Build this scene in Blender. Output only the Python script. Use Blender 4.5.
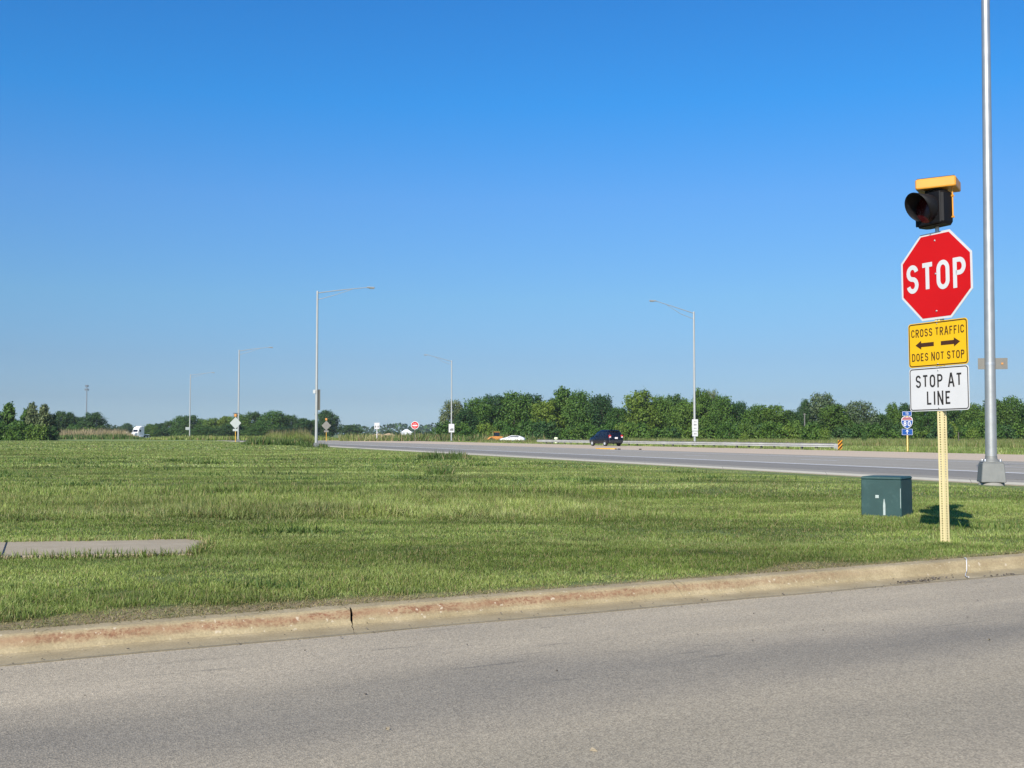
import bpy, math, random
import numpy as np
from mathutils import Vector, Matrix

random.seed(7)
RNG = np.random.default_rng(11)
PI = math.pi
R_ = math.radians
for o in list(bpy.data.objects):
    bpy.data.objects.remove(o, do_unlink=True)
scene = bpy.context.scene
COL = scene.collection

# ------------------------------------------------------------------ camera, sky, sun, exposure
F, HZ, CAMH = 1100.0, 434.0, 1.28          # focal length in px, horizon row, eye height
cam = bpy.data.objects.new('camera', bpy.data.cameras.new('camera'))
COL.objects.link(cam)
cam.data.sensor_width = 36.0
cam.data.lens = 36.0 * F / 1024.0
cam.data.clip_start = 0.1
cam.data.clip_end = 20000
cam.location = (0, 0, CAMH)
cam.rotation_euler = (R_(90) + math.atan((HZ - 384) / F), 0, 0)
scene.camera = cam

SUN_EL = 33.0
SUN_AZ = math.degrees(math.atan2(-0.376, -0.927)) % 360      # clockwise from +Y
world = bpy.data.worlds.new('World')
scene.world = world
world.use_nodes = True
wn = world.node_tree
wn.nodes.clear()
sky = wn.nodes.new('ShaderNodeTexSky')
sky.sky_type = 'NISHITA'
sky.sun_disc = False
sky.sun_elevation = R_(SUN_EL)
sky.sun_rotation = R_(SUN_AZ)
sky.altitude = 200
sky.air_density = 1.0
sky.dust_density = 0.6
sky.ozone_density = 3.0
bg = wn.nodes.new('ShaderNodeBackground')
bg.inputs['Strength'].default_value = 0.11
# clear dry air: the sky's own colour from horizon to zenith
tcw = wn.nodes.new('ShaderNodeTexCoord')
sxw = wn.nodes.new('ShaderNodeSeparateXYZ')
rmw = wn.nodes.new('ShaderNodeValToRGB')
mxw = wn.nodes.new('ShaderNodeMix'); mxw.data_type = 'RGBA'; mxw.blend_type = 'MULTIPLY'; mxw.inputs[0].default_value = 1.0
els = rmw.color_ramp.elements
stops_ = [(0.0, (.42, .58, .88)), (.031, (.315, .425, .64)), (.067, (.325, .435, .61)), (.121, (.35, .525, .67)), (.208, (.325, .595, .84)), (.29, (.172, .635, .98)), (.40, (.155, .60, .99))]
while len(els) < len(stops_): els.new(.5)
for e_, (p_, c_) in zip(els, stops_):
    e_.position = p_; e_.color = (*c_, 1)
wn.links.new(tcw.outputs['Generated'], sxw.inputs[0]); wn.links.new(sxw.outputs[2], rmw.inputs[0])
wo = wn.nodes.new('ShaderNodeOutputWorld')
wn.links.new(sky.outputs[0], mxw.inputs[6]); wn.links.new(rmw.outputs[0], mxw.inputs[7])
wn.links.new(mxw.outputs[2], bg.inputs[0])
wn.links.new(bg.outputs[0], wo.inputs[0])

sl = bpy.data.lights.new('sun', 'SUN')
sl.energy = 5.0
sl.angle = R_(0.53)
sl.color = (1.0, 0.93, 0.83)
sun = bpy.data.objects.new('sun', sl)
COL.objects.link(sun)
az, el = R_(SUN_AZ), R_(SUN_EL)
sdir = Vector((math.sin(az) * math.cos(el), math.cos(az) * math.cos(el), math.sin(el)))
sun.rotation_euler = sdir.to_track_quat('Z', 'Y').to_euler()
sun.location = (-30, -70, 60)

scene.view_settings.view_transform = 'Standard'
scene.view_settings.look = 'None'
scene.view_settings.exposure = 0.55
scene.view_settings.gamma = 1.0
scene.view_settings.use_curve_mapping = False


# ------------------------------------------------------------------ helpers
def gp(u, v, h=0.0):
    """world point at height h seen at pixel (u, v) -- used to place things where they stand"""
    z = (CAMH - h) * F / (v - HZ)
    return Vector(((u - 512) / F * z, z, h))


def at(u, z, h=0.0):
    return Vector(((u - 512) / F * z, z, h))


def tag(o, label=None, cat=None, group=None, kind=None):
    if label: o['label'] = label
    if cat: o['category'] = cat
    if group: o['group'] = group
    if kind: o['kind'] = kind
    return o


def empty(name, loc, rz=0.0, label=None, cat=None, group=None):
    o = bpy.data.objects.new(name, None)
    COL.objects.link(o)
    o.empty_display_size = 0.2
    o.location = loc
    o.rotation_euler = (0, 0, rz)
    return tag(o, label, cat, group)


def children(o):
    return [c for c in COL.objects if c.parent == o]


def copy_tree(o, parent=None):
    c = o.copy()
    COL.objects.link(c)
    if parent: c.parent = parent
    for ch in children(o):
        copy_tree(ch, c)
    return c


class MB:
    """collects primitives into one mesh; slots are material indices"""

    def __init__(s):
        s.v, s.f, s.m, s.sm = [], [], [], []
        s.uv = None

    def add(s, vs, fs, mi=0, smooth=False):
        b = len(s.v)
        s.v += [tuple(p) for p in vs]
        for f in fs:
            s.f.append(tuple(b + i for i in f)); s.m.append(mi); s.sm.append(smooth)
        return s

    def box(s, c, d, mi=0, rz=0.0, bev=0.0, taper=1.0):
        x, y, z = d[0] / 2, d[1] / 2, d[2] / 2
        if bev > 0:
            b = min(bev, x * .9, y * .9, z * .9)
            def ring(ix, iy, zz, k):
                pts = [(ix, iy - b), (ix - b, iy), (-ix + b, iy), (-ix, iy - b), (-ix, -iy + b), (-ix + b, -iy), (ix - b, -iy), (ix, -iy + b)]
                return [(px * k, py * k, zz) for px, py in pts]
            def inner(zz, k):
                ix, iy = x - b, y - b
                pts = [(ix, iy), (ix, iy), (-ix, iy), (-ix, iy), (-ix, -iy), (-ix, -iy), (ix, -iy), (ix, -iy)]
                return [(px * k, py * k, zz) for px, py in pts]
            rings = [ring(x - b * .4, y - b * .4, -z, 1), ring(x, y, -z + b, 1), ring(x, y, z - b, taper), ring(x - b, y - b, z, taper)]
            vs = sum(rings, [])
            fs = [tuple(reversed(range(8)))]
            for k in range(3):
                for i in range(8):
                    j = (i + 1) % 8
                    fs.append((k * 8 + i, k * 8 + j, k * 8 + 8 + j, k * 8 + 8 + i))
            fs.append(tuple(range(24, 32)))
        else:
            vs = [(-x, -y, -z), (x, -y, -z), (x, y, -z), (-x, y, -z)] + [(px * taper, py * taper, z) for px, py in ((-x, -y), (x, -y), (x, y), (-x, y))]
            fs = [(3, 2, 1, 0), (4, 5, 6, 7), (0, 1, 5, 4), (1, 2, 6, 5), (2, 3, 7, 6), (3, 0, 4, 7)]
        ca, sa = math.cos(rz), math.sin(rz)
        vs = [(c[0] + px * ca - py * sa, c[1] + px * sa + py * ca, c[2] + pz) for px, py, pz in vs]
        return s.add(vs, fs, mi)

    def tube(s, pts, rad, n=12, mi=0, caps=True):
        pts = [Vector(p) for p in pts]
        if not hasattr(rad, '__len__'): rad = [rad] * len(pts)
        rings = []
        ref = Vector((0.3, 0.8, 0.1))
        for i, p in enumerate(pts):
            t = (pts[min(i + 1, len(pts) - 1)] - pts[max(i - 1, 0)]).normalized()
            a = t.cross(ref)
            if a.length < 1e-3: a = t.cross(Vector((1, 0, 0)))
            a.normalize(); b = t.cross(a)
            rings.append([p + (a * math.cos(2 * PI * k / n) + b * math.sin(2 * PI * k / n)) * rad[i] for k in range(n)])
        vs = sum(rings, []); fs = []
        for i in range(len(pts) - 1):
            for k in range(n):
                j = (k + 1) % n
                fs.append((i * n + k, i * n + j, i * n + n + j, i * n + n + k))
        s.add(vs, fs, mi, True)
        if caps:
            s.add(rings[0], [tuple(reversed(range(n)))], mi)
            s.add(rings[-1], [tuple(range(n))], mi)
        return s

    def prism(s, poly, y0, y1, mi=0, axis='y'):
        """polygon in (x,z) extruded along y (axis 'y') or polygon (y,z) extruded along x (axis 'x')"""
        n = len(poly)
        if axis == 'y':
            a = [(x, y0, z) for x, z in poly]; b = [(x, y1, z) for x, z in poly]
        elif axis == 'x':
            a = [(y0, x, z) for x, z in poly]; b = [(y1, x, z) for x, z in poly]
        else:
            a = [(x, z, y0) for x, z in poly]; b = [(x, z, y1) for x, z in poly]
        fs = [tuple(range(n)), tuple(reversed(range(n, 2 * n)))]
        for i in range(n):
            j = (i + 1) % n
            fs.append((i, n + i, n + j, j))
        return s.add(a + b, fs, mi)

    def lathe(s, prof, c, axis, n=20, mi=0):
        ax = Vector(axis).normalized()
        a = ax.cross(Vector((0, 0, 1)))
        if a.length < 1e-3: a = Vector((1, 0, 0))
        a.normalize(); b = ax.cross(a)
        vs, fs = [], []
        for r, h in prof:
            for k in range(n):
                vs.append(Vector(c) + ax * h + (a * math.cos(2 * PI * k / n) + b * math.sin(2 * PI * k / n)) * r)
        for i in range(len(prof) - 1):
            for k in range(n):
                j = (k + 1) % n
                fs.append((i * n + k, i * n + j, i * n + n + j, i * n + n + k))
        return s.add(vs, fs, mi, True)

    def ribbon(s, pts, w, y, closed=False, mi=0):
        """flat stroke in the local x-z plane facing -y"""
        P = [Vector((p[0], p[1])) for p in pts]
        n = len(P)
        L, Rr = [], []
        for i in range(n):
            if closed:
                a, b = P[i] - P[i - 1], P[(i + 1) % n] - P[i]
            else:
                a = P[i] - P[i - 1] if i else P[1] - P[0]
                b = P[i + 1] - P[i] if i < n - 1 else P[-1] - P[-2]
            a.normalize(); b.normalize()
            t = (a + b)
            t = t.normalized() if t.length > 1e-5 else a
            nn = Vector((-t.y, t.x))
            k = 1.0 / max(0.35, nn.dot(Vector((-a.y, a.x))))
            L.append(P[i] + nn * w / 2 * k); Rr.append(P[i] - nn * w / 2 * k)
        vs = [(p.x, y, p.y) for p in L] + [(p.x, y, p.y) for p in Rr]
        fs = []
        for i in range(n if closed else n - 1):
            j = (i + 1) % n
            fs.append((i, n + i, n + j, j))
        return s.add(vs, fs, mi)

    def build(s, name, mats, parent=None, rm=None):
        me = bpy.data.meshes.new(name)
        me.from_pydata(s.v, [], s.f)
        if not isinstance(mats, (list, tuple)): mats = [mats]
        for m in mats: me.materials.append(m)
        me.polygons.foreach_set('material_index', s.m)
        me.polygons.foreach_set('use_smooth', s.sm)
        if s.uv is not None:
            ul = me.uv_layers.new(name='UVMap')
            li = np.empty(len(me.loops), dtype=np.int32); me.loops.foreach_get('vertex_index', li)
            ul.data.foreach_set('uv', np.array(s.uv, dtype=np.float32)[li].ravel())
        me.update()
        o = bpy.data.objects.new(name, me)
        COL.objects.link(o)
        if parent: o.parent = parent
        return o


def np_mesh(name, V, faces_flat, nper, mats, attrs=None, parent=None, smooth=False):
    me = bpy.data.meshes.new(name)
    nf = len(faces_flat) // nper if isinstance(nper, int) else len(nper)
    starts = np.arange(nf, dtype=np.int32) * nper if isinstance(nper, int) else np.concatenate([[0], np.cumsum(nper)[:-1]]).astype(np.int32)
    me.vertices.add(len(V)); me.vertices.foreach_set('co', np.asarray(V, dtype=np.float32).ravel())
    me.loops.add(len(faces_flat)); me.loops.foreach_set('vertex_index', np.asarray(faces_flat, dtype=np.int32))
    me.polygons.add(nf); me.polygons.foreach_set('loop_start', starts)
    if smooth: me.polygons.foreach_set('use_smooth', np.ones(nf, dtype=bool))
    for m in (mats if isinstance(mats, (list, tuple)) else [mats]): me.materials.append(m)
    me.update(calc_edges=True)
    for k, a in (attrs or {}).items():
        at_ = me.attributes.new(k, 'FLOAT', 'POINT'); at_.data.foreach_set('value', np.asarray(a, dtype=np.float32))
    o = bpy.data.objects.new(name, me)
    COL.objects.link(o)
    if parent: o.parent = parent
    return o


# ------------------------------------------------------------------ materials
class NT:
    def __init__(s, name):
        s.mat = bpy.data.materials.new(name)
        s.mat.use_nodes = True
        s.t = s.mat.node_tree
        s.t.nodes.clear()
        s.out = s.n('ShaderNodeOutputMaterial')

    def n(s, typ, **kw):
        nd = s.t.nodes.new(typ)
        for k, v in kw.items(): setattr(nd, k, v)
        return nd

    def l(s, a, b): s.t.links.new(a, b)

    def put(s, sock, v):
        if hasattr(v, 'is_linked') or hasattr(v, 'links'): s.l(v, sock)
        else: sock.default_value = v

    def noise(s, vec, scale, detail=4, rough=0.55, dist=0.0, color=False):
        nd = s.n('ShaderNodeTexNoise')
        if vec is not None: s.l(vec, nd.inputs['Vector'])
        nd.inputs['Scale'].default_value = scale; nd.inputs['Detail'].default_value = detail
        nd.inputs['Roughness'].default_value = rough; nd.inputs['Distortion'].default_value = dist
        return nd.outputs['Color' if color else 'Fac']

    def ramp(s, fac, stops):
        nd = s.n('ShaderNodeValToRGB')
        s.l(fac, nd.inputs[0])
        e = nd.color_ramp.elements
        while len(e) < len(stops): e.new(0.5)
        for i, (p, c) in enumerate(stops):
            e[i].position = p
            e[i].color = (c, c, c, 1) if not hasattr(c, '__len__') else (*c[:3], 1)
        return nd.outputs[0]

    def mix(s, fac, a, b, mode='MIX'):
        nd = s.n('ShaderNodeMix', data_type='RGBA', blend_type=mode)
        s.put(nd.inputs[0], fac)
        for sk, v in ((nd.inputs[6], a), (nd.inputs[7], b)):
            if isinstance(v, tuple) and len(v) == 3: v = (*v, 1)
            s.put(sk, v)
        return nd.outputs[2]

    def math(s, op, a, b=0.0, clamp=False):
        nd = s.n('ShaderNodeMath', operation=op, use_clamp=clamp)
        s.put(nd.inputs[0], a); s.put(nd.inputs[1], b)
        return nd.outputs[0]

    def rot(s, vec, rz=0.0, scale=(1, 1, 1), loc=(0, 0, 0)):
        nd = s.n('ShaderNodeMapping')
        s.l(vec, nd.inputs[0])
        nd.inputs['Rotation'].default_value = (0, 0, rz)
        nd.inputs['Scale'].default_value = scale
        nd.inputs['Location'].default_value = loc
        return nd.outputs[0]

    def pos(s): return s.n('ShaderNodeNewGeometry').outputs['Position']
    def obj(s): return s.n('ShaderNodeTexCoord').outputs['Object']
    def attr(s, name): return s.n('ShaderNodeAttribute', attribute_name=name).outputs['Fac']
    def rnd(s): return s.n('ShaderNodeObjectInfo').outputs['Random']
    def sep(s, v):
        nd = s.n('ShaderNodeSeparateXYZ'); s.l(v, nd.inputs[0]); return nd.outputs

    def bump(s, h, strength=0.3, dist=0.01):
        nd = s.n('ShaderNodeBump'); s.l(h, nd.inputs['Height'])
        nd.inputs['Strength'].default_value = strength; nd.inputs['Distance'].default_value = dist
        return nd.outputs[0]

    def pbr(s, color, rough=0.6, metal=0.0, normal=None, **kw):
        b = s.n('ShaderNodeBsdfPrincipled')
        if isinstance(color, tuple) and len(color) == 3: color = (*color, 1)
        s.put(b.inputs['Base Color'], color); s.put(b.inputs['Roughness'], rough); s.put(b.inputs['Metallic'], metal)
        if normal is not None: s.l(normal, b.inputs['Normal'])
        for k, v in kw.items(): s.put(b.inputs[k.replace('_', ' ')], v)
        s.l(b.outputs[0], s.out.inputs[0])
        return s.mat


def hsv_var(t, col, fac, amt=0.35):
    """brightness variation of a colour by fac 0..1"""
    return t.mix(1.0, col, t.ramp(fac, [(0.0, 1 - amt), (1.0, 1 + amt)]), 'MULTIPLY')


def paint(name, col, rough=0.45, metal=0.0, wear=0.12, scale=9.0, dirt=None, spec=0.5):
    t = NT(name)
    n1 = t.noise(t.obj(), scale, 5, 0.6)
    c = t.mix(1.0, (*col, 1), t.ramp(n1, [(0.25, 1 - wear), (0.75, 1 + wear * .6)]), 'MULTIPLY')
    if dirt:
        n2 = t.noise(t.obj(), scale * 2.3, 6, 0.7)
        c = t.mix(t.ramp(n2, [(0.55, 0.0), (0.75, dirt[1])]), c, (*dirt[0], 1))
    r = t.math('ADD', t.math('MULTIPLY', n1, 0.2), rough - 0.1)
    return t.pbr(c, r, metal, Specular_IOR_Level=spec)


ROAD_A = R_(27.9)           # near road runs along this direction
HWY_A = R_(110.5)           # highway direction (pointing away, to the left)

M = {}
M['galv'] = paint('galvanised_steel', (0.50, 0.51, 0.52), 0.42, 0.75, 0.14, 4.0)
M['pole'] = paint('spun_aluminium', (0.43, 0.43, 0.42), 0.42, 0.7, 0.10, 3.0)
M['pole_far'] = paint('weathered_light_pole', (0.36, 0.37, 0.36), 0.5, 0.25, 0.08, 2.0)
M['base'] = paint('cast_pole_base', (0.175, 0.18, 0.17), 0.6, 0.3, 0.2, 6.0, ((0.2, 0.19, 0.17), 0.5))
M['alu_back'] = paint('sign_back_aluminium', (0.155, 0.148, 0.13), 0.5, 0.3, 0.15, 5.0)
M['alu_light'] = paint('bright_sign_back', (0.33, 0.355, 0.345), 0.5, 0.3, 0.1, 5.0)
M['sign_red'] = paint('sign_red', (0.46, 0.006, 0.008), 0.55, 0, 0.06, 3.0, None, .15)
M['sign_white'] = paint('sign_white', (0.53, 0.53, 0.53), 0.45, 0, 0.05, 3.0, None, .3)
M['sign_yellow'] = paint('sign_yellow', (0.66, 0.39, 0.002), 0.45, 0, 0.05, 3.0)
M['sign_black'] = paint('sign_black_legend', (0.022, 0.018, 0.016), 0.4, 0, 0.1, 8.0)
M['sign_brown'] = paint('sign_dark_brown_legend', (0.05, 0.016, 0.004), 0.4, 0, 0.1, 8.0)
M['sign_blue'] = paint('sign_blue', (0.006, 0.058, 0.235), 0.5, 0, 0.06, 3.0, None, .2)
M['shield_red'] = paint('faded_shield_red', (0.27, 0.09, 0.105), 0.5, 0, 0.06, 3.0, None, .2)
M['post_yellow'] = paint('post_yellow', (0.66, 0.555, 0.29), 0.5, 0, 0.10, 7.0)
M['post_orange'] = paint('post_orange', (0.62, 0.34, 0.03), 0.5, 0, 0.15, 7.0)
M['bolt'] = paint('zinc_bolt', (0.5, 0.5, 0.5), 0.3, 0.8, 0.1, 20)
M['beacon_yellow'] = paint('beacon_yellow', (0.60, 0.265, 0.022), 0.45, 0, 0.1, 8.0)
M['beacon_black'] = paint('beacon_black', (0.006, 0.006, 0.007), 0.55, 0, 0.3, 8.0, None, .2)
M['lens_red'] = paint('beacon_red_lens', (0.035, 0.002, 0.003), 0.25, 0, 0.1, 30.0)
M['solar'] = paint('solar_cells', (0.02, 0.03, 0.07), 0.15, 0, 0.1, 12.0)
M['trans_green'] = paint('cabinet_green', (0.018, 0.056, 0.053), 0.6, 0, 0.22, 3.5, ((0.08, 0.15, 0.14), 0.35))
M['pale_mark'] = paint('weathered_pale_paint', (0.36, 0.42, 0.40), 0.6, 0, 0.2, 30.0)
M['navy'] = paint('navy_car_paint', (0.003, 0.004, 0.012), 0.3, 0.0, 0.1, 2.0)
M['white_car'] = paint('white_vehicle_paint', (0.66, 0.66, 0.66), 0.4, 0, 0.05, 2.0)
M['glass_dark'] = paint('tinted_glass', (0.010, 0.012, 0.016), 0.08, 0, 0.1, 2.0)
M['rubber'] = paint('tyre_rubber', (0.018, 0.018, 0.018), 0.85, 0, 0.2, 20)
M['rim'] = paint('alloy_rim', (0.72, 0.73, 0.74), 0.3, 0.5, 0.05, 10)
M['tail_red'] = paint('tail_light_red', (0.45, 0.02, 0.02), 0.15, 0, 0.1, 10)
M['tail_clear'] = paint('tail_light_clear', (0.75, 0.70, 0.72), 0.12, 0, 0.1, 10)
M['plastic_dark'] = paint('dark_trim', (0.02, 0.021, 0.023), 0.6, 0, 0.2, 10)
M['machine_orange'] = paint('machine_orange', (0.48, 0.20, 0.04), 0.5, 0, 0.2, 2)
M['mark_yellow'] = paint('road_yellow_paint', (0.75, 0.38, 0.02), 0.7, 0, 0.25, 2.0)
M['pale_cap'] = paint('pale_yellow_green_plastic', (0.66, 0.72, 0.45), 0.5, 0, 0.1, 3.0)
M['wood_grey'] = paint('weathered_wood', (0.13, 0.12, 0.09), 0.8, 0, 0.25, 4.0)
M['roof_white'] = paint('white_metal_roof', (0.8, 0.8, 0.8), 0.5, 0, 0.05, 1.0)


def mat_asphalt():
    t = NT('worn_asphalt')
    p = t.pos()
    r = t.rot(p, -ROAD_A)                              # x along the road, y across it
    across = t.sep(r)[1]
    base = t.ramp(t.noise(t.rot(r, 0, (0.12, 1.0, 1.0)), 1.6, 4, 0.55), [(0.3, (0.312, 0.264, 0.184)), (0.7, (0.385, 0.326, 0.230))])
    # wheel track: a darker polished band about 1.8 m out from the gutter
    wob = t.math('ADD', across, t.math('MULTIPLY', t.math('SUBTRACT', t.noise(t.rot(r, 0, (0.25, .6, 1)), 1.0, 4), 0.5), 1.3))
    trk = t.math('ABSOLUTE', t.math('SUBTRACT', wob, TRACK_Y))
    trk = t.ramp(t.math('MULTIPLY', trk, 1.0), [(0.0, 1.0), (0.25, 0.85), (0.85, 0.0)])
    c = t.mix(t.math('MULTIPLY', trk, 0.75), base, (0.165, 0.148, 0.116))
    # oily brown strip in the middle of the lane
    oil = t.ramp(t.math('ABSOLUTE', t.math('SUBTRACT', wob, TRACK_Y - 1.35)), [(0.15, 1.0), (0.95, 0.0)])
    c = t.mix(t.math('MULTIPLY', oil, 0.6), c, (0.225, 0.196, 0.138))
    # aggregate
    v = t.n('ShaderNodeTexVoronoi'); t.l(p, v.inputs['Vector']); v.inputs['Scale'].default_value = 130.0
    agg = v.outputs['Color']
    aggv = t.ramp(agg, [(0.12, 0.70), (0.5, 1.02), (0.9, 1.34)])
    c = t.mix(1.0, c, aggv, 'MULTIPLY')
    fine = t.noise(p, 38, 6, 0.75)
    c = t.mix(1.0, c, t.ramp(fine, [(0.3, 0.86), (0.7, 1.12)]), 'MULTIPLY')
    blot = t.noise(t.rot(r, 0, (.5, 1, 1)), 1.1, 6, 0.6)
    c = t.mix(1.0, c, t.ramp(blot, [(0.3, (.90, .90, .92)), (0.7, (1.10, 1.09, 1.08))]), 'MULTIPLY')
    # dark scuffs along the travel direction
    sc = t.noise(t.rot(r, R_(4), (0.55, 5.0, 1)), 1.7, 5, 0.6)
    c = t.mix(t.ramp(sc, [(0.625, 0.0), (0.70, 0.40)]), c, (0.075, 0.07, 0.058))
    h = t.math('ADD', t.math('MULTIPLY', t.n('ShaderNodeRGBToBW').outputs[0], 0), v.outputs['Distance'])
    return t.pbr(c, 0.86, 0, t.bump(h, 0.45, 0.006))


def mat_kerb():
    t = NT('stained_kerb_concrete')
    uv = t.n('ShaderNodeUVMap').outputs[0]
    s = t.sep(uv)                                      # x metres along, y metres across the profile
    p = t.pos()
    n1 = t.noise(p, 3.0, 6, 0.65)
    c = t.ramp(n1, [(0.3, (0.255, 0.200, 0.110)), (0.55, (0.330, 0.265, 0.152)), (0.75, (0.41, 0.335, 0.205))])
    grit = t.noise(p, 70, 5, 0.7)
    c = t.mix(1.0, c, t.ramp(grit, [(0.3, 0.75), (0.7, 1.2)]), 'MULTIPLY')
    wob = t.math('MULTIPLY', t.math('SUBTRACT', t.noise(t.rot(uv, 0, (1.6, 1.6, 1)), 2.2, 5, 0.7), 0.5), 0.040)
    d = t.math('ABSOLUTE', t.math('SUBTRACT', t.math('ADD', s[1], wob), 0.359))
    band = t.ramp(d, [(0.003, 1.0), (0.011, 0.85), (0.019, 0.0)])
    patch = t.ramp(t.noise(t.rot(uv, 0, (0.9, 7.0, 1)), 9.0, 8, 0.75), [(0.42, 0.0), (0.50, 1.0)])
    p2 = t.ramp(t.noise(p, 34, 5, 0.7), [(0.44, 0.0), (0.54, 1.0)])
    p3 = t.ramp(t.noise(t.rot(uv, 0, (1.0, 0.0, 1)), 2.4, 3, 0.6), [(0.36, 0.15), (0.56, 1.0)])
    patch = t.math('MULTIPLY', patch, t.math('MULTIPLY', p2, p3))
    along = t.ramp(t.math('MULTIPLY', s[0], 1 / 50.0), [(0.0, 1.0), (0.68, 1.0), (0.745, 0.10), (1.0, 0.0)])
    rust = t.math('MULTIPLY', t.math('MULTIPLY', band, patch), along)
    c = t.mix(t.math('MULTIPLY', rust, 0.9), c, t.ramp(t.noise(p, 40, 4, .6), [(0.3, (0.035, 0.016, 0.009)), (0.7, (0.19, 0.065, 0.030))]))
    soft = t.math('MULTIPLY', t.ramp(d, [(0.0, 0.5), (0.022, 0.0)]), along)
    c = t.mix(soft, c, (0.27, 0.13, 0.07))
    # pale chips along the nose of the kerb
    ch = t.noise(p, 23, 3, 0.5)
    chm = t.math('MULTIPLY', t.ramp(ch, [(0.66, 0.0), (0.70, 1.0)]), t.ramp(d, [(0.0, 1.0), (0.12, 0.0)]))
    c = t.mix(t.math('MULTIPLY', chm, 0.75), c, (0.50, 0.43, 0.32))
    # grime where the gutter meets the asphalt
    g = t.ramp(t.math('ADD', s[1], t.math('MULTIPLY', t.math('SUBTRACT', t.noise(p, 14, 5, .7), .5), .10)), [(0.0, 0.75), (0.05, 0.0)])
    c = t.mix(g, c, (0.13, 0.115, 0.085))
    return t.pbr(c, 0.9, 0, t.bump(grit, 0.35, 0.006))


def mat_highway(name, a, b, streak=0.18):
    t = NT(name)
    p = t.pos()
    r = t.rot(p, -HWY_A)
    n = t.noise(t.rot(r, 0, (0.02, 0.9, 1)), 1.2, 5, 0.6)
    c = t.ramp(n, [(0.3, a), (0.7, b)])
    f = t.noise(p, 6, 6, 0.7)
    c = t.mix(1.0, c, t.ramp(f, [(0.3, 1 - streak), (0.7, 1 + streak)]), 'MULTIPLY')
    return t.pbr(c, 0.85)


def mat_lawn_soil():
    t = NT('lawn_turf')
    p = t.pos()
    n1 = t.noise(p, 0.22, 4, 0.6)
    n2 = t.noise(t.rot(p, R_(20), (0.35, 1.6, 1)), 0.9, 5, 0.65)
    n3 = t.noise(p, 9, 6, 0.75)
    c = t.ramp(n2, [(0.3, (0.10, 0.145, 0.022)), (0.5, (0.155, 0.205, 0.040)), (0.72, (0.26, 0.29, 0.085))])
    c = t.mix(1.0, c, t.ramp(n1, [(0.3, 0.78), (0.7, 1.2)]), 'MULTIPLY')
    c = t.mix(1.0, c, t.ramp(n3, [(0.3, 0.62), (0.7, 1.3)]), 'MULTIPLY')
    near = t.mix(1.0, t.ramp(n3, [(0.3, (0.052, 0.078, 0.014)), (0.7, (0.125, 0.160, 0.036))]), t.ramp(n1, [(0.3, .8), (0.7, 1.2)]), 'MULTIPLY')
    c = t.mix(t.attr('open_cover'), near, c)
    bare = t.attr('bare')
    soil = t.ramp(t.noise(p, 30, 6, .7), [(0.3, (0.13, 0.095, 0.048)), (0.7, (0.34, 0.26, 0.145))])
    c = t.mix(bare, c, soil)
    return t.pbr(c, 0.95, 0, t.bump(n3, 0.5, 0.03))


def mat_grass(name, stops, trans=0.35, big=0.42):
    """stops are leaf colours picked by each blade's own tint; patches vary gently over the ground"""
    t = NT(name)
    p = t.pos()
    tint = t.attr('tint')
    n1 = t.noise(p, 0.30, 4, 0.6)
    n2 = t.noise(t.rot(p, R_(20), (0.35, 1.6, 1)), 0.9, 5, 0.65)
    n4 = t.noise(t.rot(p, R_(-12), (0.10, 0.7, 1)), 0.55, 4, 0.6)
    n2 = t.math('ADD', t.math('MULTIPLY', n2, .55), t.math('MULTIPLY', n4, .45))
    k = t.math('ADD', t.math('MULTIPLY', tint, 0.62), t.math('MULTIPLY', t.math('SUBTRACT', n2, 0.36), 1.7), True)
    c = t.ramp(k, stops)
    c = t.mix(1.0, c, t.ramp(n1, [(0.3, 1 - big), (0.7, 1 + big * .8)]), 'MULTIPLY')
    n5 = t.noise(t.rot(p, R_(15), (0.6, 1.3, 1)), 2.6, 4, 0.65)
    c = t.mix(1.0, c, t.ramp(n5, [(0.32, (0.60, 0.64, 0.62)), (0.5, (1, 1, 1)), (0.68, (1.22, 1.16, 1.22))]), 'MULTIPLY')
    n6 = t.noise(t.rot(p, R_(-16), (0.05, 0.62, 1), (3, 7, 0)), 0.9, 3, 0.5, 0.6)
    c = t.mix(1.0, c, t.ramp(n6, [(0.36, (0.70, 0.74, 0.66)), (0.5, (1, 1, 1)), (0.62, (1.28, 1.21, 1.34))]), 'MULTIPLY')
    dry = t.attr('dry')
    c = t.mix(dry, c, t.ramp(tint, [(0.0, (0.22, 0.16, 0.075)), (1.0, (0.40, 0.32, 0.17))]))
    d = t.n('ShaderNodeBsdfPrincipled'); t.l(c, d.inputs['Base Color']); d.inputs['Roughness'].default_value = 0.55
    d.inputs['Specular IOR Level'].default_value = 0.35
    tr = t.n('ShaderNodeBsdfTranslucent'); t.l(t.mix(1.0, c, (1.0, 1.05, 0.55), 'MULTIPLY'), tr.inputs[0])
    mx = t.n('ShaderNodeMixShader'); mx.inputs[0].default_value = trans
    t.l(d.outputs[0], mx.inputs[1]); t.l(tr.outputs[0], mx.inputs[2]); t.l(mx.outputs[0], t.out.inputs[0])
    return t.mat


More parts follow.
